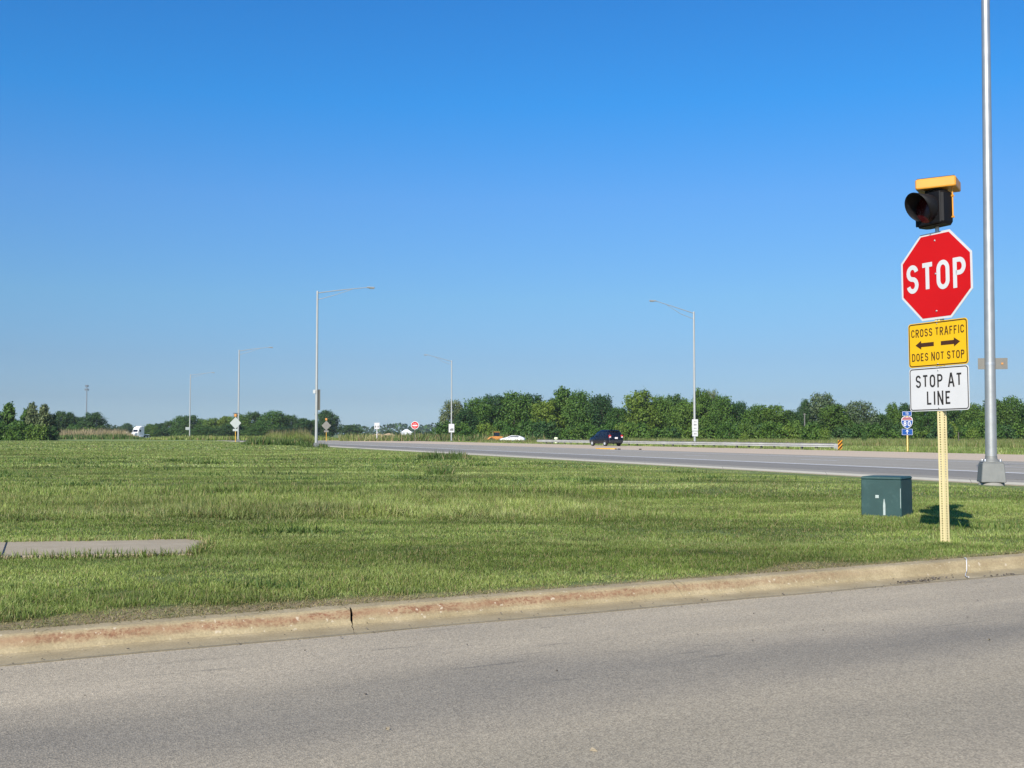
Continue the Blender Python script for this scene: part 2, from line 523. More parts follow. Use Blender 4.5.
def mat_leaf(name, a, b, c_, trans=0.3):
    t = NT(name)
    tint = t.attr('tint')
    c = t.ramp(tint, [(0.0, a), (0.5, b), (1.0, c_)])
    c = t.mix(1.0, c, t.ramp(t.rnd(), [(0.0, (0.80, 0.80, 0.78)), (0.35, (1.05, 1.0, 0.92)), (0.7, (1.35, 1.12, 0.95)), (1.0, (1.55, 1.22, 0.95))]), 'MULTIPLY')
    d = t.n('ShaderNodeBsdfPrincipled'); t.l(c, d.inputs['Base Color']); d.inputs['Roughness'].default_value = 0.6
    d.inputs['Specular IOR Level'].default_value = 0.3
    tr = t.n('ShaderNodeBsdfTranslucent'); t.l(c, tr.inputs[0])
    mx = t.n('ShaderNodeMixShader'); mx.inputs[0].default_value = trans
    t.l(d.outputs[0], mx.inputs[1]); t.l(tr.outputs[0], mx.inputs[2]); t.l(mx.outputs[0], t.out.inputs[0])
    return t.mat


def mat_ground():
    t = NT('meadow_ground')
    p = t.pos()
    n1 = t.noise(p, 0.012, 5, 0.6)
    n2 = t.noise(t.rot(p, R_(20), (0.3, 1.5, 1)), 0.15, 6, 0.7)
    c = t.ramp(n2, [(0.3, (0.075, 0.115, 0.022)), (0.55, (0.12, 0.16, 0.036)), (0.75, (0.20, 0.20, 0.075))])
    c = t.mix(1.0, c, t.ramp(n1, [(0.3, 0.8), (0.7, 1.2)]), 'MULTIPLY')
    return t.pbr(c, 0.95)


def mat_bark():
    t = NT('tree_bark')
    n = t.noise(t.rot(t.obj(), 0, (3, 3, 0.6)), 3, 6, 0.7)
    return t.pbr(t.ramp(n, [(0.3, (0.05, 0.042, 0.033)), (0.7, (0.15, 0.125, 0.10))]), 0.9, 0, t.bump(n, 0.6, 0.05))


def mat_concrete(name, a, b, scale=4):
    t = NT(name)
    p = t.pos()
    n = t.noise(p, scale, 6, 0.65); g = t.noise(p, 90, 4, 0.7)
    st_ = t.noise(p, scale * .5, 5, 0.7, 1.5)
    n = t.math('ADD', t.math('MULTIPLY', n, .6), t.math('MULTIPLY', st_, .4))
    c = t.mix(1.0, t.ramp(n, [(0.3, a), (0.7, b)]), t.ramp(g, [(0.3, 0.85), (0.7, 1.12)]), 'MULTIPLY')
    return t.pbr(c, 0.9, 0, t.bump(g, 0.25, 0.004))


# ------------------------------------------------------------------ plan geometry of the place
UR = Vector((math.cos(ROAD_A), math.sin(ROAD_A)))        # near road
NR = Vector((-UR.y, UR.x))                               # towards the grass
DH = Vector((math.cos(HWY_A), math.sin(HWY_A)))          # highway, away to the left
NH = Vector((DH.y, -DH.x))                               # across the highway, away from us
P0 = Vector((-2.85, 6.12))                               # a point on the gutter edge
PE = 21.6                                                # highway gutter edge (distance along NH)
RC = 9.0                                                 # corner radius
t_arc = (PE - RC - NH.dot(P0) - RC * NH.dot(NR)) / NH.dot(UR)
CC = P0 + UR * t_arc + NR * RC
TRACK_Y = NR.dot(P0) - 1.8
KW = 0.53                                                # kerb and gutter width

M['asphalt'] = mat_asphalt()
M['kerb'] = mat_kerb()
M['lane'] = mat_highway('highway_lane_concrete', (0.24, 0.215, 0.170), (0.305, 0.275, 0.222))
M['tan'] = mat_highway('tan_concrete_carriageway', (0.42, 0.325, 0.225), (0.52, 0.41, 0.29))
M['shoulder'] = mat_highway('pale_shoulder_concrete', (0.44, 0.40, 0.30), (0.56, 0.51, 0.39))
M['lane_dark'] = mat_highway('darker_highway_lane', (0.168, 0.152, 0.125), (0.22, 0.20, 0.166))
M['line_white'] = mat_highway('worn_white_line', (0.50, 0.50, 0.49), (0.68, 0.68, 0.67))
M['turf'] = mat_lawn_soil()
M['ground'] = mat_ground()
M['grass'] = mat_grass('mown_grass_blades', [(0.1, (0.066, 0.104, 0.018)), (0.45, (0.178, 0.245, 0.046)), (0.8, (0.325, 0.395, 0.128)), (1.0, (0.48, 0.49, 0.24))])
M['grass_tall'] = mat_grass('tall_grass_blades', [(0.1, (0.065, 0.115, 0.016)), (0.5, (0.15, 0.215, 0.036)), (0.8, (0.27, 0.31, 0.085)), (1.0, (0.42, 0.38, 0.19))])
M['weeds'] = mat_grass('weed_leaves', [(0.1, (0.045, 0.090, 0.018)), (0.6, (0.09, 0.150, 0.032)), (1.0, (0.17, 0.23, 0.06))])
M['reeds'] = mat_grass('dry_tan_reeds', [(0.1, (0.15, 0.14, 0.065)), (0.6, (0.27, 0.22, 0.12)), (1.0, (0.36, 0.29, 0.17))], 0.2, 0.2)
M['meadow'] = mat_grass('meadow_blades', [(0.1, (0.08, 0.13, 0.024)), (0.5, (0.15, 0.20, 0.045)), (0.85, (0.25, 0.265, 0.095)), (1.0, (0.33, 0.31, 0.14))], 0.3, 0.3)
M['leaf_mid'] = mat_leaf('mid_green_leaves', (0.025, 0.073, 0.011), (0.050, 0.125, 0.018), (0.095, 0.185, 0.032))
M['leaf_dark'] = mat_leaf('dark_green_leaves', (0.016, 0.050, 0.014), (0.031, 0.086, 0.021), (0.056, 0.125, 0.032))
M['leaf_light'] = mat_leaf('yellow_green_leaves', (0.045, 0.102, 0.014), (0.085, 0.162, 0.023), (0.135, 0.222, 0.040))
M['leaf_silver'] = mat_leaf('silvery_green_leaves', (0.040, 0.080, 0.030), (0.085, 0.135, 0.060), (0.18, 0.235, 0.13))
M['bark'] = mat_bark()
M['walk'] = mat_concrete('sidewalk_concrete', (0.27, 0.22, 0.145), (0.37, 0.31, 0.215))
M['dirt'] = mat_concrete('sandy_dirt', (0.34, 0.24, 0.15), (0.48, 0.36, 0.24), 0.4)
M['foundation'] = mat_concrete('pole_foundation', (0.20, 0.19, 0.165), (0.28, 0.27, 0.24))

# --- smooth value noise for terrain and grass (numpy)
_G = RNG.random((64, 64))


def vnoise(x, y, s):
    x = np.asarray(x) / s; y = np.asarray(y) / s
    xi = np.floor(x).astype(int); yi = np.floor(y).astype(int)
    fx = x - xi; fy = y - yi
    fx = fx * fx * (3 - 2 * fx); fy = fy * fy * (3 - 2 * fy)
    g = lambda a, b: _G[a % 64, b % 64]
    return (g(xi, yi) * (1 - fx) + g(xi + 1, yi) * fx) * (1 - fy) + (g(xi, yi + 1) * (1 - fx) + g(xi + 1, yi + 1) * fx) * fy


def road_off(x, y):
    return (x - P0.x) * NR.x + (y - P0.y) * NR.y - KW


def hwy_p(x, y): return x * NH.x + y * NH.y
def hwy_q(x, y): return x * DH.x + y * DH.y


def edge_dist(x, y):
    """distance inside the lawn from its kerb edges (negative = outside)"""
    d = np.minimum(road_off(x, y), PE - KW - hwy_p(x, y))
    cx, cy = x - CC.x, y - CC.y
    corner = (cx * NH.x + cy * NH.y > 0) & (cx * -NR.x + cy * -NR.y > 0)
    dc = RC - KW - np.hypot(cx, cy)
    return np.where(corner, np.minimum(d, dc), d)


def edge_k(x, y):
    """the kerb runs out to a flush edge along the highway"""
    return np.clip((PE - KW - hwy_p(x, y)) / 5.0, 0.0, 1) ** .6


def lawn_h(x, y):
    e = np.clip(edge_dist(x, y), 0, None)
    h = 0.108 + 0.055 * (1 - np.exp(-e / 1.6))
    k = edge_k(x, y)
    h = .004 + h * k
    h = h + 0.035 * np.exp(-((x - 4.48) ** 2 + (y - 11.4) ** 2) / .30)
    return h + k * ((vnoise(x, y, 2.3) - .5) * 0.05 * np.clip(e / 2, 0, 1) + (vnoise(x, y, 0.7) - .5) * 0.018 * np.clip(e / .5, 0, 1))


def bare_f(x, y):
    """0..1 bare earth and thatch next to the near kerb"""
    ro = road_off(x, y)
    tt = (x - P0.x) * UR.x + (y - P0.y) * UR.y
    wdt = 0.03 * (vnoise(tt, ro, .5) > .45) + 0.40 * np.clip((4.6 - tt) / 4.0, 0, 1) * (0.35 + 1.1 * vnoise(tt, ro * 0.4, 0.8)) + 0.34 * np.exp(-((tt - 6.55) / 0.45) ** 2)
    f = np.clip((wdt - ro) / 0.16 + 0.5, 0, 1) * np.clip(0.35 + 1.3 * vnoise(x, y, 0.17), 0, 1)
    return np.where(ro < 2, f, 0)


# the broken end of the sidewalk
SWA = [gp(-260, 545.5, .195), gp(-2, 541.2, .195), gp(120, 539.5, .195), gp(186, 538.0, .195), gp(206, 539.4, .195), gp(214, 542.0, .195), gp(202, 548, .195), gp(193, 553.0, .195),
       gp(120, 553.0, .195), gp(0, 555.3, .195), gp(-260, 560, .195)]


def in_poly(x, y, poly, grow=0.0):
    c = np.array([[p.x, p.y] for p in poly])
    ins = np.zeros(np.shape(x), dtype=bool)
    j = len(c) - 1
    for i in range(len(c)):
        xi, yi, xj, yj = c[i][0], c[i][1], c[j][0], c[j][1]
        hit = ((yi > y) != (yj > y)) & (x < (xj - xi) * (y - yi) / (yj - yi + 1e-12) + xi)
        ins ^= hit
        j = i
    return ins


# ------------------------------------------------------------------ ground, roads, kerb
g = MB()
g.add([(-6000, -300, -0.30), (6000, -300, -0.30), (6000, 9000, -0.30), (-6000, 9000, -0.30)], [(0, 1, 2, 3)])
tag(g.build('ground', M['ground']), kind='structure')

# near road sheet (sits under the gutter edge), from behind the camera to the junction
def strip2(a, b, c, d, z):
    return [(a.x, a.y, z), (b.x, b.y, z), (c.x, c.y, z), (d.x, d.y, z)]


rd = MB()
A = P0 + UR * -60; B = P0 + UR * 45
nx, ny = 60, 14
vs = []
for i in range(nx + 1):
    for j in range(ny + 1):
        q = A.lerp(B, i / nx) + NR * (0.06 - 14.0 * (j / ny) ** 1.3)
        o_ = -14.0 * (j / ny) ** 1.3
        vs.append((q.x, q.y, 0.012 * min(1, max(0, -o_) / 3)))
rd.add(vs, [(i * (ny + 1) + j, i * (ny + 1) + j + 1, (i + 1) * (ny + 1) + j + 1, (i + 1) * (ny + 1) + j) for i in range(nx) for j in range(ny)], 0, True)
# apron filling the corner between gutter arc and highway
S = P0 + UR * t_arc
for k in range(12):
    pass
tag(rd.build('near_road', M['asphalt']), kind='structure')


def hwy_strip(name, p0, p1, q0, q1, z, mat, n=1):
    m = MB()
    a, b, c, d = NH * p0 + DH * q0, NH * p1 + DH * q0, NH * p1 + DH * q1, NH * p0 + DH * q1
    m.add(strip2(a, b, c, d, z), [(0, 1, 2, 3)])
    return tag(m.build(name, mat), kind='structure')


hwy_strip('junction_apron', 8.0, PE + .06, -6, 24, -0.006, M['lane'])
hwy_strip('highway', PE - .06, 40.3, -60, 700, -0.002, M['lane'])
hwy_strip('highway_shoulder', PE - .02, 22.7, 12, 700, 0.004, M['shoulder'])
hwy_strip('far_carriageway', 40.3, 53.6, -60, 700, -0.002, M['tan'])
hwy_strip('far_shoulder', 53.6, 54.0, -60, 700, -0.03, M['shoulder'])
hwy_strip('inner_lane', 24.2, 27.9, -60, 700, 0.002, M['lane_dark'])
hwy_strip('lane_line', 28.0, 28.4, -60, 700, 0.004, M['line_white'])
hwy_strip('lane_line', 37.4, 37.6, -60, 700, 0.004, M['line_white'])
ln = MB()
q = -40.0
while q < 500:
    a, b, c, d = NH * 33.0 + DH * q, NH * 33.2 + DH * q, NH * 33.2 + DH * (q + 3), NH * 33.0 + DH * (q + 3)
    ln.add(strip2(a, b, c, d, 0.004), [(0, 1, 2, 3)])
    q += 12
tag(ln.build('dashed_lane_line', M['line_white']), kind='structure')
# far verge sloping down from the far carriageway
fv = MB()
prof = [(54.0, -0.03), (55.5, -0.18), (58.5, -0.25), (70.0, -0.29), (75.0, -0.36)]
vs = []
for pp, zz in prof:
    for q in (-120, 900):
        w = NH * pp + DH * q
        vs.append((w.x, w.y, zz))
fv.add(vs, [(2 * i, 2 * i + 2, 2 * i + 3, 2 * i + 1) for i in range(len(prof) - 1)])
tag(fv.build('far_verge', M['ground']), kind='structure')

# kerb and gutter: swept profile along near road, round the corner, along the highway
path = []                                   # (point2, left normal)
tt = -30.0
JOINT_T = 0.0
while tt < t_arc:
    path.append((P0 + UR * tt, NR)); tt += 0.35
a0 = math.atan2(-NR.y, -NR.x); a1 = math.atan2(NH.y, NH.x)
if a1 < a0: a1 += 2 * PI
for k in range(25):
    a = a0 + (a1 - a0) * k / 24
    dv = Vector((math.cos(a), math.sin(a)))
    path.append((CC + dv * RC, -dv))
qe = hwy_q(*path[-1][0])
for st in list(np.arange(1.0, 30, 1.0)) + list(np.arange(30, 660, 15.0)):
    path.append((path[0][0] * 0 + NH * PE + DH * (qe + st), -NH))
JW = gp(352, 634, 0)                        # the open joint seen in the photograph
JSK = 0.125                                 # the crack leans along the kerb as it crosses it
t_joint = (JW.x - P0.x) * UR.x + (JW.y - P0.y) * UR.y
PROF = [(0.0, -0.05), (0.0, 0.006), (0.10, 0.003), (0.20, 0.000), (0.285, 0.001), (0.318, 0.008), (0.340, 0.034), (0.362, 0.078), (0.378, 0.098), (0.398, 0.107), (0.45, 0.110), (KW, 0.111), (KW, -0.05)]
kb = MB(); kuv = []
s_len = 0.0; prev = None; segs = [[]]
for i, (pt, nn) in enumerate(path):
    if prev is not None: s_len += (pt - prev).length
    prev = pt
    segs[-1].append((pt, nn, s_len))
# split into cast lengths
allp = segs[0]
def interp(s):
    for i in range(len(allp) - 1):
        if allp[i][2] <= s <= allp[i + 1][2]:
            f = (s - allp[i][2]) / max(1e-6, allp[i + 1][2] - allp[i][2])
            return (allp[i][0].lerp(allp[i + 1][0], f), allp[i][1].lerp(allp[i + 1][1], f).normalized(), s)
    return allp[-1]
s_joint = 30.0 + t_joint + .04
joints = [(s_joint + k * 6.1 - (.0 if k else .0), 0.030 if k == 0 else 0.005) for k in range(-5, 14)]
joints = [j for j in joints if 0.5 < j[0] < allp[-1][2] - 1]
ranges = []
s0 = 0.0
for js, jw in joints:
    ranges.append((s0, js - jw / 2)); s0 = js + jw / 2
ranges.append((s0, allp[-1][2]))
for r0, r1 in ranges:
    pts = [interp(r0)] + [a for a in allp if r0 + .01 < a[2] < r1 - .01] + [interp(r1)]
    base = len(kb.v); n = len(PROF)
    vs = []
    for pt, nn, s_ in pts:
        wb = 0.006 * math.sin(s_ * 1.9) + 0.004 * math.sin(s_ * 5.3)
        ks = edge_k(pt.x, pt.y)
        for o_, h in PROF:
            if h > 0: h = .003 + (h - .003) * ks
            jit = (wb if 0.3 < o_ < 0.45 else 0) + (random.uniform(-.003, .003) if .3 < o_ < .5 else 0)
            if o_ == 0.0: jit = 0.010 * math.sin(s_ * 3.1) + random.uniform(-.006, .006)
            q = pt + nn * (o_ + jit)
            for rr_, sg_ in ((r0, 1), (r1, -1)):
                if abs(s_ - rr_) < 1e-6 and abs(rr_ - s_joint) < .02:
                    q = q + Vector((nn.y, -nn.x)) * (JSK * o_ / .4 + sg_ * ((.003 if .33 < o_ < .43 else -.012)) + .004 * math.sin(o_ * 40))
            vs.append((q.x, q.y, h)); kuv.append((s_, o_))
    fs = []
    for i in range(len(pts) - 1):
        for j in range(n - 1):
            fs.append((i * n + j, (i + 1) * n + j, (i + 1) * n + j + 1, i * n + j + 1))
    fs.append(tuple(range(n))); fs.append(tuple(reversed(range((len(pts) - 1) * n, len(pts) * n))))
    kb.add(vs, fs, 0, False)
kb.uv = kuv
tag(kb.build('kerb', M['kerb']), kind='structure')

# joint filler, dark, a little below the surface
jf = MB()
for js, jw in joints:
    pt, nn, _ = interp(js)
    tdir = Vector((nn.y, -nn.x))
    w = jw / 2 + .004
    cut = 0.012 if jw > .01 else 0.006
    vs = []
    for sg in (-1, 1):
        for o_, h in PROF[1:-1]:
            q = pt + nn * (o_ + cut * .7) + tdir * (sg * w + (JSK * o_ / .4 if jw > .01 else 0))
            vs.append((q.x, q.y, h - cut - (0.05 if jw > .01 and .33 < o_ < .5 else 0)))
    n = len(PROF) - 2
    jf.add(vs, [(j, j + 1, n + j + 1, n + j) for j in range(n - 1)])
tag(jf.build('kerb_joint', M['plastic_dark']), kind='structure')

# lawn sheet, mapped grid out from the kerb edges
pv = np.concatenate([np.linspace(-420, -60, 16), np.linspace(-50, -8, 30), np.linspace(-7.5, PE - KW, 120)])
qv = np.concatenate([np.linspace(0, 12, 90), np.linspace(12.4, 40, 60), np.linspace(41, 120, 45), np.linspace(126, 700, 40)])
# lower boundary q0 for every p: where edge_dist becomes 0
def q0_of(p):
    # road line
    den = NR.x * DH.x + NR.y * DH.y
    qr = (NR.dot(P0) + KW - p * NR.dot(NH)) / den
    r = RC - KW
    pc, qc = NH.dot(CC), DH.dot(CC)
    if p > pc + r * NH.dot(-NR):
        dx = p - pc
        qa = qc - math.sqrt(max(0, r * r - dx * dx)) if dx < r else qc
        return max(qr, qa) if dx > 0 else qr
    return qr
V = []
for p in pv:
    q0 = q0_of(p)
    for dq in qv:
        V.append(NH * p + DH * (q0 + dq))
V = np.array([[v.x, v.y] for v in V])
H = lawn_h(V[:, 0], V[:, 1])
B_ = bare_f(V[:, 0], V[:, 1])
nq = len(qv)
ii, jj = np.meshgrid(np.arange(len(pv) - 1), np.arange(nq - 1), indexing='ij')
ii = ii.ravel(); jj = jj.ravel()
fc = np.stack([ii * nq + jj, (ii + 1) * nq + jj, (ii + 1) * nq + jj + 1, ii * nq + jj + 1], 1)
lawn = np_mesh('lawn', np.column_stack([V, H]), fc.ravel(), 4, M['turf'], {'bare': B_, 'open_cover': np.clip((V[:, 1] - 18) / 45, 0, 1)}, smooth=True)
tag(lawn, kind='structure')

# sidewalk slab ending in the grass
sw = MB()
sw.add([(p.x, p.y, 0.195) for p in SWA] + [(p.x, p.y, 0.05) for p in SWA],
       [tuple(reversed(range(len(SWA))))] + [(i, (i + 1) % len(SWA), len(SWA) + (i + 1) % len(SWA), len(SWA) + i) for i in range(len(SWA))])
ja, jb = gp(9.5, 541.2, .195), gp(5, 555, .195)
tag(sw.build('sidewalk', M['walk']), kind='structure')
sj = MB()
dj = (jb - ja).normalized(); pj = Vector((-dj.y, dj.x, 0)) * 0.007
sj.add([(p.x, p.y, 0.198) for p in (ja + pj, ja - pj, jb - pj, jb + pj)], [(0, 1, 2, 3)])
tag(sj.build('sidewalk_joint', M['plastic_dark']), kind='structure')

# yellow median nose
nose_c = at(607, 91)
nz = empty('median_nose', (nose_c.x, nose_c.y, 0), HWY_A, 'low yellow painted median nose on the pavement in front of the dark car', 'traffic island')
m = MB()
pl = [(-1.2, -.30), (.4, -.45), (1.3, -.45), (1.3, .45), (.4, .45), (-1.2, .30), (-1.4, 0)]
m.prism([(x * 1.0, y) for x, y in pl], 0.0, 0.11, 0, 'z')
m.build('painted_cap', M['mark_yellow'], nz)
m = MB()
m.prism([(x * 1.03, y * 1.1) for x, y in pl], -0.03, 0.05, 0, 'z')
m.build('nose_base', M['foundation'], nz)
for k, u in enumerate((598, 619, 640)):
    c = at(u, 92 - k)
    m = MB(); m.box((0, 0, .04), (.34, .16, .08), 0, 0, .03)
    o = m.build('road_debris', M['rubber'])
    o.location = (c.x, c.y, 0.0); o.rotation_euler = (0, 0, random.uniform(0, 2))
    tag(o, ['dark scrap on the pavement just left of the yellow median nose', 'dark scrap on the pavement just right of the yellow median nose', 'dark scrap on the pavement farthest right of the yellow median nose'][k], 'debris')


# ------------------------------------------------------------------ grass
def blades(name, x, y, hgt, wid, tint, dry, mat, base_h=None, lean=0.45, segs=2, flat=1.0):
    """one mesh of separate bent blades"""
    n = len(x)
    z0 = lawn_h(x, y) if base_h is None else base_h
    a = RNG.uniform(0, 2 * PI, n)
    ld = RNG.uniform(0, 2 * PI, n)
    lv = np.abs(RNG.normal(0, lean, n)) * hgt
    ca, sa = np.cos(a) * wid / 2, np.sin(a) * wid / 2
    lx, ly = np.cos(ld) * lv, np.sin(ld) * lv
    z0 = z0 - 0.01
    up = hgt * np.sqrt(np.clip(1 - (lv / hgt) ** 2 * .6, .2, 1))
    up = up * flat
    if segs == 2:
        P = np.empty((n, 5, 3))
        P[:, 0] = np.stack([x - ca, y - sa, z0], 1); P[:, 1] = np.stack([x + ca, y + sa, z0], 1)
        mx, my, mz = x + lx * .35, y + ly * .35, z0 + up * .58
        P[:, 2] = np.stack([mx + ca * .8, my + sa * .8, mz], 1); P[:, 3] = np.stack([mx - ca * .8, my - sa * .8, mz], 1)
        P[:, 4] = np.stack([x + lx, y + ly, z0 + up], 1)
        idx = np.arange(n)[:, None] * 5
        F_ = np.concatenate([idx + np.array([[0, 1, 2]]), idx + np.array([[0, 2, 3]]), idx + np.array([[3, 2, 4]])], 1).reshape(-1)
        k = 5
    else:
        P = np.empty((n, 3, 3))
        P[:, 0] = np.stack([x - ca, y - sa, z0], 1); P[:, 1] = np.stack([x + ca, y + sa, z0], 1)
        P[:, 2] = np.stack([x + lx, y + ly, z0 + up], 1)
        F_ = np.arange(n * 3); k = 3
    o = np_mesh(name, P.reshape(-1, 3), F_, 3, mat, {'tint': np.repeat(tint, k), 'dry': np.repeat(dry, k)})
    return o


def sample(n, zmin, zmax, umin=-170, umax=1194):
    n = int(n * 1.2)
    """points spread evenly over the wedge of ground that the view takes in"""
    z = np.sqrt(RNG.uniform(zmin ** 2, zmax ** 2, n))
    u = RNG.uniform(umin, umax, n)
    x = (u - 512) / F * z
    return x, z


def rough_f(x, y):
    """1 inside the band that the mower missed (left of the middle), 0 on the mown lawn"""
    edge = vnoise(x, y, 1.9) * 2.0 + vnoise(x, y, 0.5) * 1.2
    w0 = 13.3 + 0.02 * x + edge * .5                       # near edge of the band
    w1 = 20.5 + edge * 2.2
    right = 1.6 - (y - 14) * 0.12 + edge * 1.3
    f = np.clip((y - w0) / 0.5, 0, 1) * np.clip((w1 - y) / 4.0, 0, 1) * np.clip((right - x) / 2.2, 0, 1)
    return f


def lawn_pts(n, zmin, zmax, dens=None):
    x, y = sample(n, zmin, zmax)
    e = edge_dist(x, y)
    keep = (e > -0.015 - .03 * vnoise(x, y, .12)) & ~in_poly(x, y, SWA)
    x, y = x[keep], y[keep]
    b = bare_f(x, y)
    keep = RNG.random(len(x)) > b * 0.93
    return x[keep], y[keep], b[keep]


layers = [  # count, zmin, zmax, height, width, segments
    (620000, 6.2, 11.5, 0.046, 0.0052, 2),
    (640000, 11.0, 19.0, 0.050, 0.0078, 2),
    (420000, 18.5, 36.0, 0.058, 0.022, 1),
    (330000, 35.0, 75.0, 0.07, 0.055, 1),
    (160000, 74.0, 170.0, 0.09, 0.14, 1),
]
for cnt, z0, z1, hh, ww, sg in layers:
    x, y, b = lawn_pts(cnt, z0, z1)
    n = len(x)
    rf = rough_f(x, y)
    clump = vnoise(x, y, 0.16 if z1 < 20 else .4) * .55 + vnoise(x, y, 0.9) * .65
    if z1 < 20:
        kk = RNG.random(n) < .62 + .65 * clump
        x, y, b, rf, clump = x[kk], y[kk], b[kk], rf[kk], clump[kk]; n = len(x)
    hgt = hh * (0.46 + 0.85 * clump) * RNG.uniform(.65, 1.35, n) * (1 + 1.9 * rf * (0.4 + vnoise(x, y, .6)))
    nk = np.clip((0.6 - x) / 2.0, 0, 1) * np.clip((9.6 - y) / 1.2, 0, 1)
    hgt *= 1 + nk * (-.1 + .8 * vnoise(x, y, .28))
    edge_short = np.clip(edge_dist(x, y) / 0.20, 0.75, 1)
    hgt *= edge_short * np.clip((PE - KW - hwy_p(x, y)) / 6.0, .30, 1) * (1 - .6 * b)
    wid = ww * RNG.uniform(.7, 1.3, n) * (1 + .25 * rf)
    dry = (RNG.random(n) < (0.16 + 0.5 * b + 0.06 * rf + .45 * np.exp(-edge_dist(x, y) / .10))).astype(float) * RNG.uniform(.5, 1, n)
    tint = np.clip(RNG.random(n) * .75 + .25 * clump - .05, 0, 1)
    tag(blades('grass', x, y, hgt, wid, tint, dry, M['grass'], lean=1.35, segs=sg, flat=.85), kind='stuff')

# dead thatch lying over the bare strip by the kerb
x, y = sample(700000, 6.2, 11.5)
b = bare_f(x, y); e = edge_dist(x, y)
k = (e > -0.03) & (RNG.random(len(x)) < b * .6)
x, y = x[k], y[k]; n = len(x)
tag(blades('thatch', x, y, RNG.uniform(.03, .11, n), np.full(n, .0065), RNG.random(n), np.where(RNG.random(n) < .25, .15, RNG.uniform(.6, 1, n)), M['grass'], lean=1.0, flat=.30), kind='stuff')

# rough unmown band: taller tufts and darker weeds
x, y = sample(150000, 12.8, 26)
k = (rough_f(x, y) * (0.25 + vnoise(x, y, 0.55)) > RNG.random(len(x)) * 1.0) & (edge_dist(x, y) > .3) & ~in_poly(x, y, SWA)
x, y = x[k], y[k]; n = len(x)
hg = RNG.uniform(.07, .19, n) * (.35 + 1.0 * vnoise(x, y, .4))
tag(blades('tall_grass', x, y, hg, RNG.uniform(.007, .014, n), RNG.random(n), (RNG.random(n) < .10) * .8, M['grass_tall'], lean=0.75), kind='stuff')

# grass creeping over the slab's edges and standing round the post foot
X, Y = [], []
for i in range(len(SWA)):
    a_, b_ = SWA[i], SWA[(i + 1) % len(SWA)]
    n_ = int((b_ - a_).length * 420)
    f_ = RNG.random(n_)
    w_ = RNG.normal(0, .030, n_) + .05 * (vnoise(a_.x + (b_.x - a_.x) * f_, a_.y + (b_.y - a_.y) * f_, .13) - .45)
    d_ = (b_ - a_).normalized()
    X.append(a_.x + (b_.x - a_.x) * f_ + d_.y * w_); Y.append(a_.y + (b_.y - a_.y) * f_ - d_.x * w_)
x, y = np.concatenate(X), np.concatenate(Y); n = len(x)
tag(blades('slab_edge_grass', x, y, RNG.uniform(.04, .11, n), RNG.uniform(.006, .010, n), RNG.random(n), (RNG.random(n) < .25) * .9, M['grass'], lawn_h(x, y) + .015, .9), kind='stuff')
pf_ = gp(943, 541.5, .15)
n = 420
x, y = pf_.x + RNG.normal(0, .07, n), pf_.y + RNG.normal(-.03, .07, n)
tag(blades('post_foot_grass', x, y, RNG.uniform(.03, .10, n), RNG.uniform(.006, .010, n), RNG.random(n), (RNG.random(n) < .1) * .8, M['grass'], None, .6), kind='stuff')

# dark low weeds scattered through the lawn
cx, cy = sample(380, 7.5, 48)
rel = rough_f(cx, cy)
k = (edge_dist(cx, cy) > .25) & ((RNG.random(len(cx)) < .22 + .7 * rel)) & ~in_poly(cx, cy, SWA)
cx, cy = cx[k], cy[k]
X, Y, Hh, Ww = [], [], [], []
for a, b_ in zip(cx, cy):
    m_ = int(RNG.uniform(60, 190)); r = RNG.uniform(.08, .28) * (1 + b_ / 40)
    X.append(a + RNG.normal(0, r, m_) * 1.5); Y.append(b_ + RNG.normal(0, r, m_) * .7)
    Hh.append(RNG.uniform(.04, .11, m_) * (1 + b_ / 60)); Ww.append(RNG.uniform(.006, .016, m_) * (1 + b_ / 22))
x, y, hg, wd = map(np.concatenate, (X, Y, Hh, Ww))
k = (edge_dist(x, y) > .05) & ~in_poly(x, y, SWA) & (PE - KW - hwy_p(x, y) > 5)
x, y, hg, wd = x[k], y[k], hg[k], wd[k]; n = len(x)
tag(blades('low_weeds', x, y, hg, wd, RNG.random(n), np.zeros(n), M['weeds'], lean=1.0), kind='stuff')

# far rough strip at the end of the left field and the clump of tall grass before the lamp post
def patch(name, u0, u1, z0, z1, cnt, h0, h1, w, mat, bh=0.0, lean=0.25, humps=True, dryf=0.1):
    z = np.sqrt(RNG.uniform(z0 ** 2, z1 ** 2, cnt)); u = RNG.uniform(u0, u1, cnt)
    x = (u - 512) / F * z
    k = vnoise(x, z, 1.1) * .5 + vnoise(x, z, 2.8) * .5 + vnoise(x, z, 9) * .25
    ed = np.clip(np.minimum(u - u0, u1 - u) / (0.15 * (u1 - u0)), 0.15, 1) if humps else 1.0
    hg = RNG.uniform(h0, h1, cnt) * (.15 + 1.4 * k) * ed ** .6
    return tag(blades(name, x, z, hg, RNG.uniform(.6, 1.4, cnt) * w, RNG.random(cnt), (RNG.random(cnt) < dryf) * .9, mat, np.full(cnt, bh), lean, 1), kind='stuff')


